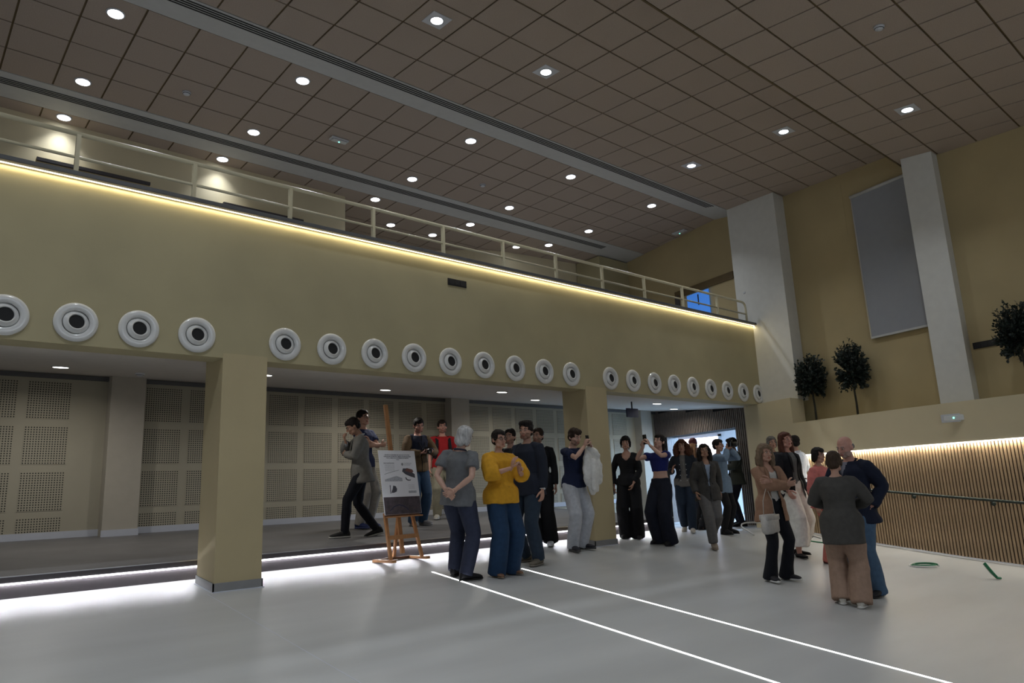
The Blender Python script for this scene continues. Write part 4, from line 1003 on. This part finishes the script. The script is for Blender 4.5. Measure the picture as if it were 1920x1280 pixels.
    if legs:
        g = Geo(); st_ = legs.get('style', 'slim'); inf = .012+legs.get('inf', 0); top_z = legs.get('waist', .07)
        wid = {'slim': (.0, .0, .0), 'straight': (.010, .020, .022), 'wide': (.022, .045, .060), 'flare': (.004, .004, .040), 'culotte': (.030, .065, .075)}[st_]
        rg = [r for r in torso(inf, -.11, top_z, 0, g)]; rg.append((T(0, .003, top_z+.02), rg[-1][1]*.985, rg[-1][2]*.985, X, Y_)); g.loft(rg, 20)
        hem = legs.get('hem', .93)
        for i in (0, 1):
            h_, k_, a_ = hips[i], kn[i], an[i]; e = k_+(a_-k_)*hem
            if hem > .97: e = a_+NV(0, 0, -.055*s*min(1, (hem-.97)/.06))
            g.limb([h_+NV(0, 0, .02*s), h_+(k_-h_)*.33, k_, k_+(e-k_)*.35, e], [(.090*G+inf)*s, (.079*G+inf+wid[0])*s, (.056+inf+wid[1]*.8)*s, (.054+inf+wid[1])*s, (.040+inf+wid[2])*s], 14, round_=False)
        V, F = skinned(g, .0115, 2, legs.get('fold', .006), 7, seed+2)
        o = mk('trousers' if st_ != 'skirt' else 'skirt', V, F, cloth(legs['col'], .85), root)
        if legs.get('belt'):
            g = Geo(); zz = top_z+.0; n_ = 24; b0 = [r for r in torso(inf, -.11, top_z)][-1]
            g.limb([T(0, .005, zz)+X*(b0[1]+.004)*math.cos(a)+Y_*(b0[2]+.004)*math.sin(a) for a in [2*math.pi*k/n_ for k in range(n_+1)]], [.018*s]*(n_+1), 6, flat=.3, side=TW@NV(0, 0, 1)); mk('belt', g.v, g.f, cloth(legs['belt'], .5), o)
    if top: garment(top.get('name', 'shirt'), top, .012)
    if jacket: garment(jacket.get('name', 'jacket'), jacket, .023, True)
    if shoes:
        for i in (0, 1):
            f = feet[i]; p = fl_[i]; lift = math.sin(R(f[3]))*.0
            shoe(root, (p[0], p[1]+(0), gz(p)+(math.sin(R(f[3]))*.06*s if f[3] > 0 else 0)), R(f[2]), -R(f[3]), s, shoes[0], cloth(shoes[1], .6), cloth(shoes[2], .6))
    if worn: worn(root, T, hc, hb, s, TW, sh, el, wr, G)
    bpy.context.view_layer.update()
    def W_(p): q = rotz(RZ)@np.array(p, float); return Vector((x+q[0], y+q[1], z0+q[2]))
    return dict(root=root, T=T, hc=hc, wr=wr, el=el, sh=sh, hd=hd, W=W_, RZ=RZ, TW=TW, s=s, hb=hb, hs=hs, an=an)
def held(P, name, label, cat, pos, build, rot=0):
    """a thing carried by a person: its own top-level object at a point of the person's space"""
    t = thing(name, label, cat, P['W'](pos), P['RZ']+rot); build(t); return t
def phone_build(tilt):
    def b(t):
        bm = bmn(); box(bm, (-.037, -.0045, -.075), (.037, .0045, .075), bev=.004); o = obj('case', bm, M['phone'], t); o.rotation_euler = (tilt, 0, 0)
        bm = bmn(); lathe(bm, [(.008, 0), (.0075, .002)], 12); l = obj('camera_lens', bm, M['lens'], o); l.location = (-.02, .0045, .055); l.rotation_euler = (R(-90), 0, 0)
    return b
def cam_build(t):
    bm = bmn(); box(bm, (-.065, -.03, -.045), (.065, .03, .045), bev=.008); box(bm, (-.025, -.025, .045), (.025, .025, .07), bev=.006); obj('camera_body', bm, M['phone'], t)
    bm = bmn(); lathe(bm, [(.036, .0), (.038, .04), (.040, .09), (.034, .10), (.03, .095)], 20); l = obj('lens', bm, M['lens'], t, True); l.location = (0, .02, 0); l.rotation_euler = (R(-90), 0, 0)
# ---------------------------------------------------------------- the people, from the stage on the left to the right wall
FAIR, TAN, PALE, RUDDY = (.44, .25, .18), (.34, .19, .125), (.50, .31, .24), (.50, .26, .20)
BLK, NAVY, DJEAN, JEAN, CHAR = (.010, .010, .012), (.012, .016, .042), (.020, .032, .075), (.05, .11, .22), (.030, .030, .030)
BROWNH, BLKH, GREYH, AUBURN = (.030, .018, .012), (.012, .009, .008), (.42, .42, .42), (.085, .030, .018)
CROSS = dict(hands=((.10, .20, .30), (-.12, .23, .26)), poles=((-1, .1, -.6), (1, .1, -.6)), hdir=((1, .1, .1), (-1, .1, .1)), palm=((0, -1, .2), (0, -1, .2)), curl=(.4, .4))
WALKL = ((-.07, .27, 4, 0), (.07, -.24, -6, 22))
# 1
person('man in grey jacket and black trousers walking across the stage, hand at his chin', 5.07, 8.98, -82, 1.66, zf=zstage, skin=TAN, head=(0, 26, 0), lean=(5, 0), feet=((-.06, .26, 4, 0), (.07, -.24, -8, 12)),
       hands=((.06, .20, .27), (.03, .19, .44)), poles=((-1, -.1, -.8), (1, .3, -.8)), hdir=((1, .3, .25), (-.2, .3, 1)), palm=((0, -1, 0), (0, -1, 0)), curl=(.6, 1.0),
       top=dict(col=(.50, .50, .50), collar=1), jacket=dict(col=(.165, .160, .145), hem=-.17, open=(.055, .012, .16, .04), lapel=1), legs=dict(col=(.008, .009, .014), style='slim', hem=1.0), shoes=('sneaker', (.02, .02, .02), (.55, .54, .50)), hair=('short', BLKH), seed=1)
# 2
P = person('man with glasses in navy tee behind the grey jacket man, looking right', 5.66, 10.02, 50, 1.81, zf=zstage, skin=FAIR, head=(-8, -4, 0), **CROSS, top=dict(col=(.020, .028, .075), sleeve=.62), legs=dict(col=(.30, .28, .25), style='straight', hem=1.0), shoes=('sneaker', (.02, .03, .10), (.05, .06, .14)), hair=('short', BLKH), glasses=True, seed=2)
# 3
def strapcam(root, T, hc, hb, s, TW, sh, el, wr, G):
    g = Geo(); g.limb([T(-.07, .06, .49), T(-.06, .15, .36), T(-.01, .24, .24), T(.05, .15, .36), T(.07, .06, .49)], .008, 6, flat=.4); mk('camera_strap', g.v, g.f, cloth((.015, .015, .015)), root)
P = person('man in brown and navy hooded jacket holding a camera on the stage', 6.52, 9.83, 32, 1.70, zf=zstage, skin=RUDDY, girth=1.08, head=(-12, 14, 0), lean=(4, 0), hands=((-.07, .27, .26), (.09, .26, .22)), poles=((-1, -.2, -.8), (1, -.2, -.8)), hdir=((.7, .6, .1), (-.6, .7, .1)), palm=((0, .3, -1), (0, .2, 1)), curl=(1.0, 1.0),
       top=dict(col=(.03, .03, .04)), jacket=dict(col=(.115, .075, .040), col2=(.015, .018, .035), yoke=.27, hem=-.08, hood=1, open=(.03, .004, .40, .004)), legs=dict(col=(.035, .07, .13), style='straight', hem=1.0), shoes=('sneaker', (.16, .16, .17), (.3, .3, .3)), hair=('short', BLKH), beard=(.05, .03, .02), worn=strapcam, seed=3)
held(P, 'camera', 'black camera in the hands of the man in the brown and navy jacket', 'camera', P['T'](.01, .30, .25), cam_build)
# 4
def straps(root, T, hc, hb, s, TW, sh, el, wr, G):
    g = Geo()
    for q in (-1, 1): g.limb([T(q*.10, -.11, .40), T(q*.115, -.02, .505), T(q*.11, .10, .43), T(q*.12, .135, .30), T(q*.145, .09, .12)], .028*s, 8, flat=.3, side=TW@NV(1, 0, 0))
    V, F = g.v, g.f; mk('backpack_strap', V, F, cloth((.010, .010, .012)), root)
P = person('man in red polo with black backpack straps standing on the stage', 7.59, 10.60, 8, 1.73, zf=zstage, skin=RUDDY, girth=1.05, feet=((-.12, 0, 14, 0), (.13, .10, -14, 0)), top=dict(col=(.32, .015, .018), sleeve=.65, collar=1), legs=dict(col=(.28, .26, .19), style='straight', hem=1.0),
       shoes=('sneaker', (.42, .40, .35), (.5, .5, .48)), hair=('short', (.022, .014, .010)), beard=(.08, .05, .035), worn=straps, seed=4)
def pack(t):
    bm = bmn(); box(bm, (-.15, -.10, -.20), (.15, .08, .20), bev=.045); obj('main_pocket', bm, cloth((.012, .012, .014)), t, True)
    bm = bmn(); box(bm, (-.11, -.15, -.16), (.11, -.09, .02), bev=.02); obj('front_pocket', bm, cloth((.016, .016, .018)), t, True)
held(P, 'backpack', 'black backpack on the back of the man in the red polo', 'backpack', P['T'](0, -.225, .27), pack)
# 5
P = person('grey-haired person in grey polo seen from behind, hands clasped behind the back', 4.98, 6.67, 152, 1.70, skin=PALE, girth=1.12, lean=(-1, 6), head=(-14, 4, 14), feet=((-.13, .10, 10, 0), (.10, -.06, -32, 0)),
       hands=((-.045, -.185, .035), (.055, -.20, .055)), poles=((-1, -.15, .0), (1, -.15, .0)), hdir=((.8, -.15, -.45), (-.8, -.1, -.45)), palm=((0, -1, 0), (0, -1, 0)), curl=(.5, .9),
       top=dict(col=(.13, .136, .145), sleeve=.62, hem=-.12, skirt=1.0, collar=1, collar_col=(.03, .035, .06), loose=1.15), legs=dict(col=(.028, .034, .062), style='straight', hem=1.0), shoes=('shoe', (.008, .008, .010), (.008, .008, .008)), hair=('bob', GREYH), seed=5)
# 6
P = person('woman in mustard yellow blouse and wide blue jeans gesturing with both hands', 5.51, 6.56, 38, 1.66, fem=1, skin=FAIR, girth=1.10, head=(-4, 2, 0), feet=((-.12, -.02, 18, 0), (.13, .03, -14, 0)),
       hands=((-.07, .30, .26), (.07, .32, .31)), poles=((-1, -.2, -.9), (1, -.2, -.9)), hdir=((.35, .35, .85), (-.1, .35, .9)), palm=((1, .3, 0), (-1, .2, 0)), curl=(.35, .45),
       top=dict(name='blouse', col=(.55, .28, .020), sleeve=1.42, loose=1.32, inf=.020, hem=-.10, hood=1, fold=.010, fs=6, buttons=(5, 0), bcol=(.45, .22, .02)), legs=dict(col=(.013, .036, .082), style='wide', hem=1.05, waist=.10), shoes=('flat', (.20, .11, .07), (.25, .18, .12)), hair=('bun', BLKH), glasses=True, seed=6, bust=.03)
# 7
P = person('bearded man in dark navy shirt and jeans beside the woman in yellow', 6.31, 6.95, -42, 1.80, skin=FAIR, girth=1.08, head=(18, 2, 0), feet=((-.13, .02, 16, 0), (.12, -.02, -16, 0)),
       hands=(None, (-.02, .33, .28)), poles=(None, (1, -.2, -.9)), hdir=(None, (-.2, .4, .9)), palm=(None, (-1, .2, 0)), curl=(.6, 1.1),
       top=dict(col=(.014, .018, .030), sleeve=1.96, inf=.010, hem=-.12, skirt=1.05, collar=1, fold=.008, buttons=(5, 0), bcol=(.25, .2, .18)), legs=dict(col=(.022, .036, .058), style='straight', hem=1.0), shoes=('shoe', (.13, .115, .09), (.20, .18, .15)), hair=('messy', BLKH), beard=(.035, .024, .018), seed=7)
g = Geo(); w_ = P['wr'][0]; mk_ = [w_-P['hd'][0]*.02+NV(math.cos(a), math.sin(a), 0)*.032 for a in [2*math.pi*k/12 for k in range(13)]]; g.limb(mk_, .006, 6); g.ell(w_-P['hd'][0]*.02+NV(-.034, 0, 0), (.008, .018, .018)); mk('watch', g.v, g.f, M['plastic'], P['root'])
held(P, 'phone', 'dark phone in the raised hand of the bearded man in the navy shirt', 'phone', P['wr'][1]+P['hd'][1]*.10*P['s']+P['TW']@NV(-.02, .02, .01), phone_build(R(25)))
# 8, 9
person('dark-haired man mostly hidden behind the bearded man, face left of his', 6.95, 8.00, -30, 1.70, skin=FAIR, head=(10, 0, 0), top=dict(col=(.02, .02, .025)), legs=dict(col=BLK, style='straight', hem=1.0), shoes=('sneaker', BLK, (.1, .1, .1)), hair=('short', BLKH), beard=(.04, .03, .02), seed=8)
person('man in black clothes and pale shoes standing behind the bearded man', 7.50, 7.98, -15, 1.72, skin=FAIR, head=(-10, 0, 0), feet=((-.11, 0, 8, 0), (.11, .10, -8, 0)), top=dict(col=(.012, .012, .014)), legs=dict(col=(.008, .008, .009), style='wide', hem=1.0), shoes=('sneaker', (.42, .42, .43), (.55, .55, .55)), hair=('short', BROWNH), beard=(.04, .03, .02), seed=9)
# 10
P = person('man in navy tee and pale grey trousers photographing with a phone by the pillar', 7.56, 7.38, 48, 1.72, skin=PALE, girth=1.05, head=(-6, 16, 0), lean=(3, 0), feet=((-.13, -.02, 20, 0), (.14, .05, -24, 0)),
       hands=((-.08, .25, .50), (.03, .25, .53)), poles=((-1, -.1, -.8), (1, -.2, -.8)), hdir=((.35, .25, .9), (-.2, .3, .9)), palm=((1, .2, 0), (-1, .3, 0)), curl=(.9, 1.0),
       top=dict(col=(.012, .018, .050), sleeve=.70, hem=-.06), legs=dict(col=(.42, .44, .48), style='straight', inf=.008, hem=1.02), shoes=('sneaker', (.02, .02, .028), (.06, .06, .06)), hair=('messy', BROWNH), beard=(.07, .045, .03), seed=10)
held(P, 'phone', 'phone held up by the man in the navy tee beside the pillar', 'phone', (P['wr'][0]+P['wr'][1])/2+P['TW']@NV(0, .02, .095), phone_build(R(8)))
def coat(t):
    g = Geo(); a = P['el'][0]; b_ = P['wr'][0]; e = a*.35+b_*.65; X0 = P['TW']@NV(1, 0, 0)
    o = P['T'](-.09, .30, .30)
    for k, (dx, L) in enumerate(((-.05, .42), (.0, .52), (.05, .56), (.10, .44))):
        top_ = e+P['TW']@NV(dx*.5, -.01, .02)
        g.limb([top_, top_+NV(dx*.5, .02, -.10), top_+NV(dx*.8, .03, -L*.6), top_+NV(dx*.95, .03, -L)], [.060, .085, .095, .070], 12, flat=.40, side=X0)
    g.limb([a*.8+b_*.2, e, b_], [.06, .065, .05], 12)
    V, F = skinned(g, .009, 1, .018, 9, 5); V = (rotz(0)@V.T).T - np.array(pos0)
    mk('coat_body', V, F, cloth((.64, .64, .62)), t)
    g = Geo(); q = e+NV(.06, .05, -.12)-np.array(pos0); g.limb([q, q+NV(.03, .03, -.18), q+NV(.05, .03, -.40)], [.045, .042, .030], 10); V, F = skinned(g, .009, 1, .006, 12, 3); mk('coat_sleeve', V, F, cloth((.64, .64, .62)), t)
pos0 = tuple(P['T'](-.09, .30, .30)); held(P, 'white_jacket', 'white jacket draped over the forearm of the man by the pillar', 'jacket', pos0, coat)
# 11
P = person('woman in black with black shoulder bag beside the second pillar', 9.19, 7.72, -6, 1.64, fem=1, skin=FAIR, head=(0, -2, 0), hands=((-.10, .16, -.02), (.245, .04, -.05)), poles=((-1, -.5, -.3), (1, -1, 0)), hdir=((.4, .2, -.9), None), curl=(.6, .5),
       top=dict(col=(.010, .010, .012), sleeve=1.9, hem=-.06, scoop=.10), legs=dict(col=(.008, .008, .010), style='wide', hem=1.06, waist=.10), shoes=('boot', BLK, BLK), hair=('fringe', BLKH), seed=11, bust=.03)
def bag(col, w, h, d, strap, m2=None):
    def b(t):
        bm = bmn(); box(bm, (-w/2, -d/2, -h), (w/2, d/2, 0), bev=d*.3); o = obj('bag_body', bm, cloth(col, .5), t, True)
        g = Geo(); g.limb([(-w*.42, 0, -.02), (-w*.35, 0, strap*.5), (0, 0, strap), (w*.35, 0, strap*.5), (w*.42, 0, -.02)], .007, 8, flat=.6); mk('strap', g.v, g.f, cloth(m2 or col, .5), t)
        bm = bmn(); box(bm, (-w*.46, -d/2-.004, -h*.30), (w*.46, d/2+.004, -h*.02), bev=.004); obj('flap', bm, cloth(tuple(c*.9 for c in col), .5), t, True)
    return b
held(P, 'handbag', 'black shoulder bag hanging at the side of the woman in black', 'bag', P['T'](.30, .03, .03), bag((.008, .008, .009), .20, .22, .09, .42), R(80))
# 12
P = person('woman in blue crop top and dark wide trousers raising a phone to photograph', 9.13, 7.02, -38, 1.68, fem=1, skin=PALE, head=(4, -10, 0), lean=(-2, 0), hands=((-.06, .30, .60), (.07, .31, .58)), poles=((-1, 0, -.9), (1, 0, -.9)), hdir=((.3, .25, .9), (-.3, .25, .9)), palm=((1, .3, 0), (-1, .3, 0)), curl=(.9, .9),
       top=dict(name='crop_top', col=(.012, .018, .12), sleeve=.42, hem=.20, loose=1.1), legs=dict(col=(.010, .012, .022), style='wide', hem=1.04, waist=.07), shoes=('boot', BLK, BLK), hair=('pony', BLKH), seed=12, bust=.03)
held(P, 'phone', 'phone raised in both hands by the woman in the blue crop top', 'phone', (P['wr'][0]+P['wr'][1])/2+P['TW']@NV(0, .03, .10), phone_build(R(-5)))
# 13..18 near the doorway
person('woman with reddish curly hair in dark denim jacket walking in from the doorway', 10.75, 7.75, -4, 1.60, fem=1, skin=FAIR, feet=((-.07, .10, 6, 0), (.08, -.10, -6, 14)), hands=(( -.22, .10, -.02), (.20, .16, .20)), hdir=(None, (-.2, .3, .7)),
       top=dict(col=(.14, .13, .12), hem=-.10, skirt=1.0), jacket=dict(col=(.020, .024, .032), hem=-.04, open=(.05, .045, .2, .06), collar=1, buttons=(4, .06), bcol=(.5, .5, .5)), legs=dict(col=(.014, .024, .042), style='straight', hem=1.0), shoes=('sneaker', (.36, .33, .28), (.4, .4, .38)), hair=('curly', (.075, .026, .014)), seed=13, bust=.03)
person('woman with long blonde-streaked hair in dark top and black boots, facing away right', 12.47, 8.74, 110, 1.71, fem=1, skin=FAIR, top=dict(col=(.015, .016, .02)), legs=dict(col=BLK, style='slim', hem=1.0), shoes=('boot', BLK, BLK), hair=('long', (.16, .085, .045)), seed=14)
person('tall red-haired person standing in the doorway behind the others', 13.60, 9.50, 150, 1.90, skin=FAIR, top=dict(col=(.012, .014, .03)), legs=dict(col=(.015, .018, .03), style='straight', hem=1.0), shoes=('shoe', BLK, BLK), hair=('short', (.12, .03, .03)), seed=15)
person('dark-haired woman in charcoal double-breasted blazer and grey trousers striding forward', 9.52, 6.45, 14, 1.56, fem=1, skin=TAN, head=(-6, -6, 0), feet=((-.04, -.26, 6, 34), (.05, .20, -6, 0)), hands=((-.23, -.10, -.03), (.23, .13, -.02)),
       top=dict(col=(.30, .36, .46), scoop=.03), jacket=dict(col=(.048, .045, .042), hem=-.16, open=(.055, .010, .14, .02), lapel=1, buttons=(2, .055), bcol=(.01, .01, .01)), legs=dict(col=(.115, .110, .108), style='straight', hem=.97), shoes=('sneaker', (.20, .16, .12), (.22, .18, .14)), hair=('wavy', BLKH), glasses=False, seed=16, bust=.02)
P = person('person in pale denim shirt behind the charcoal blazer, holding a camera to the eye', 11.05, 7.22, 62, 1.62, fem=1, skin=FAIR, hands=((-.04, .20, .60), (.06, .20, .58)), poles=((-1, 0, -.9), (1, 0, -.9)), hdir=((.2, .5, .8), (-.2, .5, .8)), palm=((1, .2, 0), (-1, .2, 0)), curl=(.9, .9),
       top=dict(col=(.14, .20, .28), hem=-.20, skirt=1.05, inf=.01, collar=1), legs=dict(col=BLK, style='slim', hem=1.0), shoes=('boot', BLK, BLK), hair=('short', BLKH), seed=17)
held(P, 'camera', 'black camera held at the eye by the person in the pale denim shirt', 'camera', P['T'](.01, .27, .68), cam_build)
person('bearded man in dark olive blazer and white shirt by the doorway, facing left', 13.70, 8.55, -72, 1.83, skin=TAN, head=(6, 10, 0), feet=((-.12, .02, 10, 0), (.13, .0, -24, 0)), hands=((.0, .24, .22), None), poles=((-1, -.2, -.8), None), hdir=((.9, .3, .2), None), curl=(.9, .5),
       top=dict(col=(.50, .50, .52), collar=1), jacket=dict(col=(.035, .038, .030), hem=-.14, open=(.055, .05, .16, .09), lapel=1), legs=dict(col=(.014, .014, .022), style='slim', hem=1.0), shoes=('shoe', BLK, BLK), hair=('messy', BLKH), beard=(.02, .015, .012), seed=18)
# 19
P = person('woman in camel blazer with crossed arms, black flared trousers and canvas sneakers', 7.96, 4.57, 36, 1.57, fem=1, skin=FAIR, head=(-4, 2, 0), feet=((-.14, -.03, 22, 0), (.14, .03, -10, 0)), **CROSS,
       top=dict(col=(.52, .50, .46), scoop=.05), jacket=dict(col=(.27, .155, .10), hem=-.20, open=(.06, .06, .16, .09), lapel=1, inf=.004), legs=dict(col=(.008, .009, .013), style='flare', hem=1.03), shoes=('sneaker', (.02, .02, .024), (.62, .62, .60)), hair=('wavy', (.16, .11, .07)), seed=19, bust=.03)
held(P, 'handbag', 'white structured handbag hanging from the arm of the woman in the camel blazer', 'bag', P['T'](.17, .19, -.10), bag((.50, .48, .45), .29, .22, .10, .30, (.42, .38, .33)), R(25))
# 20
person('tall auburn-haired woman in black blazer and wide white trousers', 9.92, 5.42, 48, 1.75, fem=1, skin=RUDDY, head=(-12, -4, 0), feet=((-.10, .0, 14, 0), (.11, .20, -16, 0)), hands=(None, (.23, .14, -.03)),
       top=dict(col=(.105, .110, .112), hem=-.04), jacket=dict(col=(.010, .010, .013), hem=-.16, open=(.06, .06, .2, .09), lapel=1), legs=dict(col=(.74, .73, .68), style='culotte', hem=.80, fold=.012), shoes=('flat', (.010, .010, .012), (.012, .012, .012)), hair=('long', AUBURN), seed=20, bust=.02,
       worn=lambda root, T, hc, hb, s, TW, sh, el, wr, G: None)
# 21
person('grey-haired person mostly hidden behind the auburn-haired woman', 12.27, 6.88, 20, 1.70, fem=1, skin=FAIR, top=dict(col=(.03, .03, .035)), legs=dict(col=BLK, style='slim', hem=1.0), shoes=('shoe', BLK, BLK), hair=('bob', (.14, .13, .12)), seed=21)
# 22
person('man in white shirt and dark jeans with glasses, turned to the left', 11.80, 6.18, -112, 1.71, skin=FAIR, girth=1.22, head=(-28, 2, 0), feet=((-.12, .0, 10, 0), (.13, .03, -10, 0)), hands=((-.20, .18, .12), (.20, .18, .12)), poles=((-1, -.6, -.4), (1, -.6, -.4)),
       top=dict(col=(.60, .64, .72), sleeve=1.9, loose=1.25, inf=.012, hem=-.0, collar=1, fold=.009), legs=dict(col=(.014, .020, .045), style='straight', hem=1.0, belt=(.01, .01, .01), waist=.05), shoes=('shoe', (.06, .035, .025), (.02, .02, .02)), hair=('short', BLKH), glasses=True, seed=22)
# 23
person('woman in salmon pink shirt and long salmon trousers behind the grey-blazer woman', 9.72, 4.80, 60, 1.53, fem=1, skin=FAIR, head=(-10, 4, 0), top=dict(col=(.55, .17, .15), sleeve=1.9, loose=1.2, hem=-.12, fold=.008, collar=1), legs=dict(col=(.50, .15, .12), style='straight', hem=1.03, waist=.10), shoes=('flat', (.16, .05, .04), (.1, .03, .03)), hair=('bob', BLKH), seed=23)
# 24
person('bald grey-bearded man in navy jacket and blue jeans', 8.13, 3.64, -38, 1.70, skin=RUDDY, girth=1.20, head=(2, 14, 0), lean=(4, -3), feet=((-.14, .0, 20, 0), (.12, .06, -10, 0)), hands=((-.22, .02, .02), (.06, .24, .20)), poles=((-.6, -1, .2), (1, -.3, -.8)), hdir=((.3, .1, -.9), (-.8, .4, 0)),
       top=dict(col=(.20, .20, .24), collar=1), jacket=dict(col=(.010, .014, .030), hem=-.16, open=(.045, .006, .34, .02), collar=1, inf=.006, fold=.009), legs=dict(col=(.065, .115, .185), style='straight', inf=.006, hem=1.03, fold=.009), shoes=('shoe', (.012, .012, .014), (.02, .02, .02)), hair=('bald', (.20, .19, .18)), beard=(.30, .28, .26), seed=24)
# 25
person('short-haired woman in dark grey blazer and beige trousers seen from behind', 7.37, 3.47, 172, 1.52, fem=1, skin=FAIR, girth=1.18, head=(-6, 6, 0), feet=((-.11, .05, 14, 0), (.10, -.03, -10, 0)), hands=((-.10, .24, .16), (.12, .24, .16)), poles=((-1, -.35, -.3), (1, -.35, -.3)), hdir=((.8, .5, 0), (-.8, .5, 0)),
       top=dict(col=(.05, .05, .05)), jacket=dict(col=(.058, .055, .050), hem=-.25, skirt=.98, inf=.004), legs=dict(col=(.30, .20, .145), style='wide', hem=1.01, fold=.008), shoes=('sneaker', (.55, .52, .46), (.6, .58, .54)), hair=('crop', (.045, .028, .018)), seed=25)
